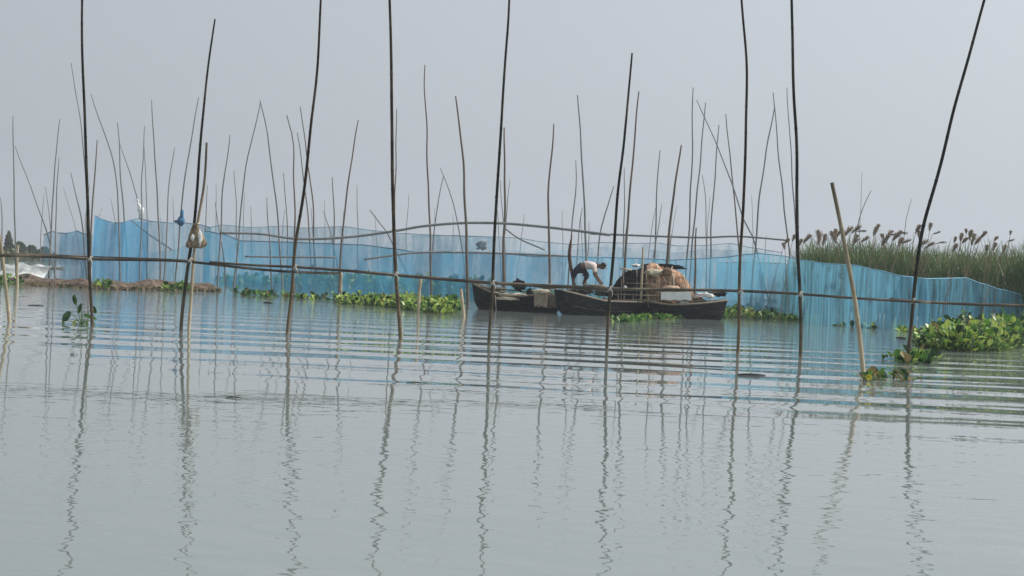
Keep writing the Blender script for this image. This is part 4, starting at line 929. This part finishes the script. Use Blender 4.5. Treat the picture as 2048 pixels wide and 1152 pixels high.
# legs: thigh, knee, ankle, foot
limb([W(1158, 537, -.10), W(1147, 546, -.16), W(1147, 566, -.14), W(1152, 572, -.20)], [.085, .06, .038, .03], 0)
limb([W(1163, 538, .10), W(1175, 551, .14), W(1166, 568, .12), W(1173, 573, .10)], [.085, .06, .038, .03], 0)
hands = []
for s in (-1, 1):
    e = limb([W(1189, 533, .17 * s), W(1190 + 2 * s, 549, .20 * s), W(1199 + 2 * s, 562, .16 * s), W(1201 + 2 * s, 566, .15 * s)], [.05, .036, .026, .032], 2)
    hp = V[e]
    for q in range(4):
        d = Vector((.02 + .004 * q, (q - 1.5) * .018, -.035)); limb([hp + d, hp + d * (1.75 - .1 * abs(q - 1.4)) + Vector((.004, 0, -.012))], [.010, .008], e)
    limb([hp + Vector((.03, -.045 * s, -.005)), hp + Vector((.05, -.05 * s, -.025))], [.011, .009], e)
person = skin_body('person', V, Ed, Rd, SKIN); person.name = 'person'
tag(person, 'person bending forward on the boat in a pale banded shirt and dark lungi', 'person')
# shirt, lungi, hair, facial features
V2 = [W(1167, 531), sp1, ch, W(1192, 531)]; E2 = [(0, 1), (1, 2), (2, 3)]; R2 = [.135, .14, .165, .10]
for s in (-1, 1):
    V2.append(W(1189, 534, .18 * s)); R2.append(.068); E2.append((2, len(V2) - 1)); V2.append(W(1190 + 2 * s, 546, .20 * s)); R2.append(.058); E2.append((len(V2) - 2, len(V2) - 1))
sh = skin_body('shirt', V2, E2, R2, SHIRT, person)
for (xa, xb, rr_) in ((1171, 1173.5, .153), (1193, 1195, .115)):
    V2 = [W(xa, 530.4), W(xb, 530.4)]; b_ = skin_body('shirt_band', V2, [(0, 1)], [rr_, rr_], STRIPE, person)
V3 = [W(1164, 532), W(1157, 535), W(1155, 539, -.10), W(1147, 547, -.15), W(1147, 558, -.14), W(1164, 541, .10), W(1175, 551, .14), W(1170, 560, .12)]
skin_body('lungi', V3, [(0, 1), (1, 2), (2, 3), (3, 4), (1, 5), (5, 6), (6, 7)], [.14, .145, .11, .09, .075, .11, .09, .07], LUNGI, person)
skin_body('hair', [W(1201, 529.5), W(1207, 529.5), W(1213, 533)], [(0, 1), (1, 2)], [.075, .09, .06], HAIR, person)
mb = MB()
for s in (-1, 1): lump(mb, W(1205, 535, .088 * s), (.02, .012, .03), 1, 6, rough=.1)
mb.build('ear', SKIN, person)
mb = MB(); lump(mb, W(1212.6, 537), (.02, .014, .02), 1, 6, rough=.1); mb.build('nose', SKIN, person)
for s in (-1, 1):
    mb = MB(); lump(mb, W(1212.4, 534.8, .03 * s), (.01, .012, .008), 1, 6, rough=0); mb.build('eye', CLOTHW, person)
mb = MB(); lump(mb, W(1211.5, 539.2), (.012, .028, .006), 1, 6, rough=0); mb.build('mouth', STRIPE, person)

# ------------------------------------------------------------------ haze
mb = MB(); x0, x1, y0, y1, z0, z1 = -200, 200, -30, 410, -1.2, 16
mb.add([(x0, y0, z0), (x1, y0, z0), (x1, y1, z0), (x0, y1, z0), (x0, y0, z1), (x1, y0, z1), (x1, y1, z1), (x0, y1, z1)],
       [(0, 3, 2, 1), (4, 5, 6, 7), (0, 1, 5, 4), (1, 2, 6, 5), (2, 3, 7, 6), (3, 0, 4, 7)])
hm = bpy.data.materials.new('haze'); hm.use_nodes = True; t = hm.node_tree; t.nodes.clear()
ho = t.nodes.new('ShaderNodeOutputMaterial'); pv = t.nodes.new('ShaderNodeVolumePrincipled')
pv.inputs['Color'].default_value = (.88, .93, 1, 1); pv.inputs['Density'].default_value = .0008; pv.inputs['Anisotropy'].default_value = .2
t.links.new(pv.outputs[0], ho.inputs['Volume'])
hz_ob = tag(mb.build('haze', hm, smooth=False), 'pale morning haze over the river', 'haze', kind='stuff')
hz_ob.display_type = 'WIRE'
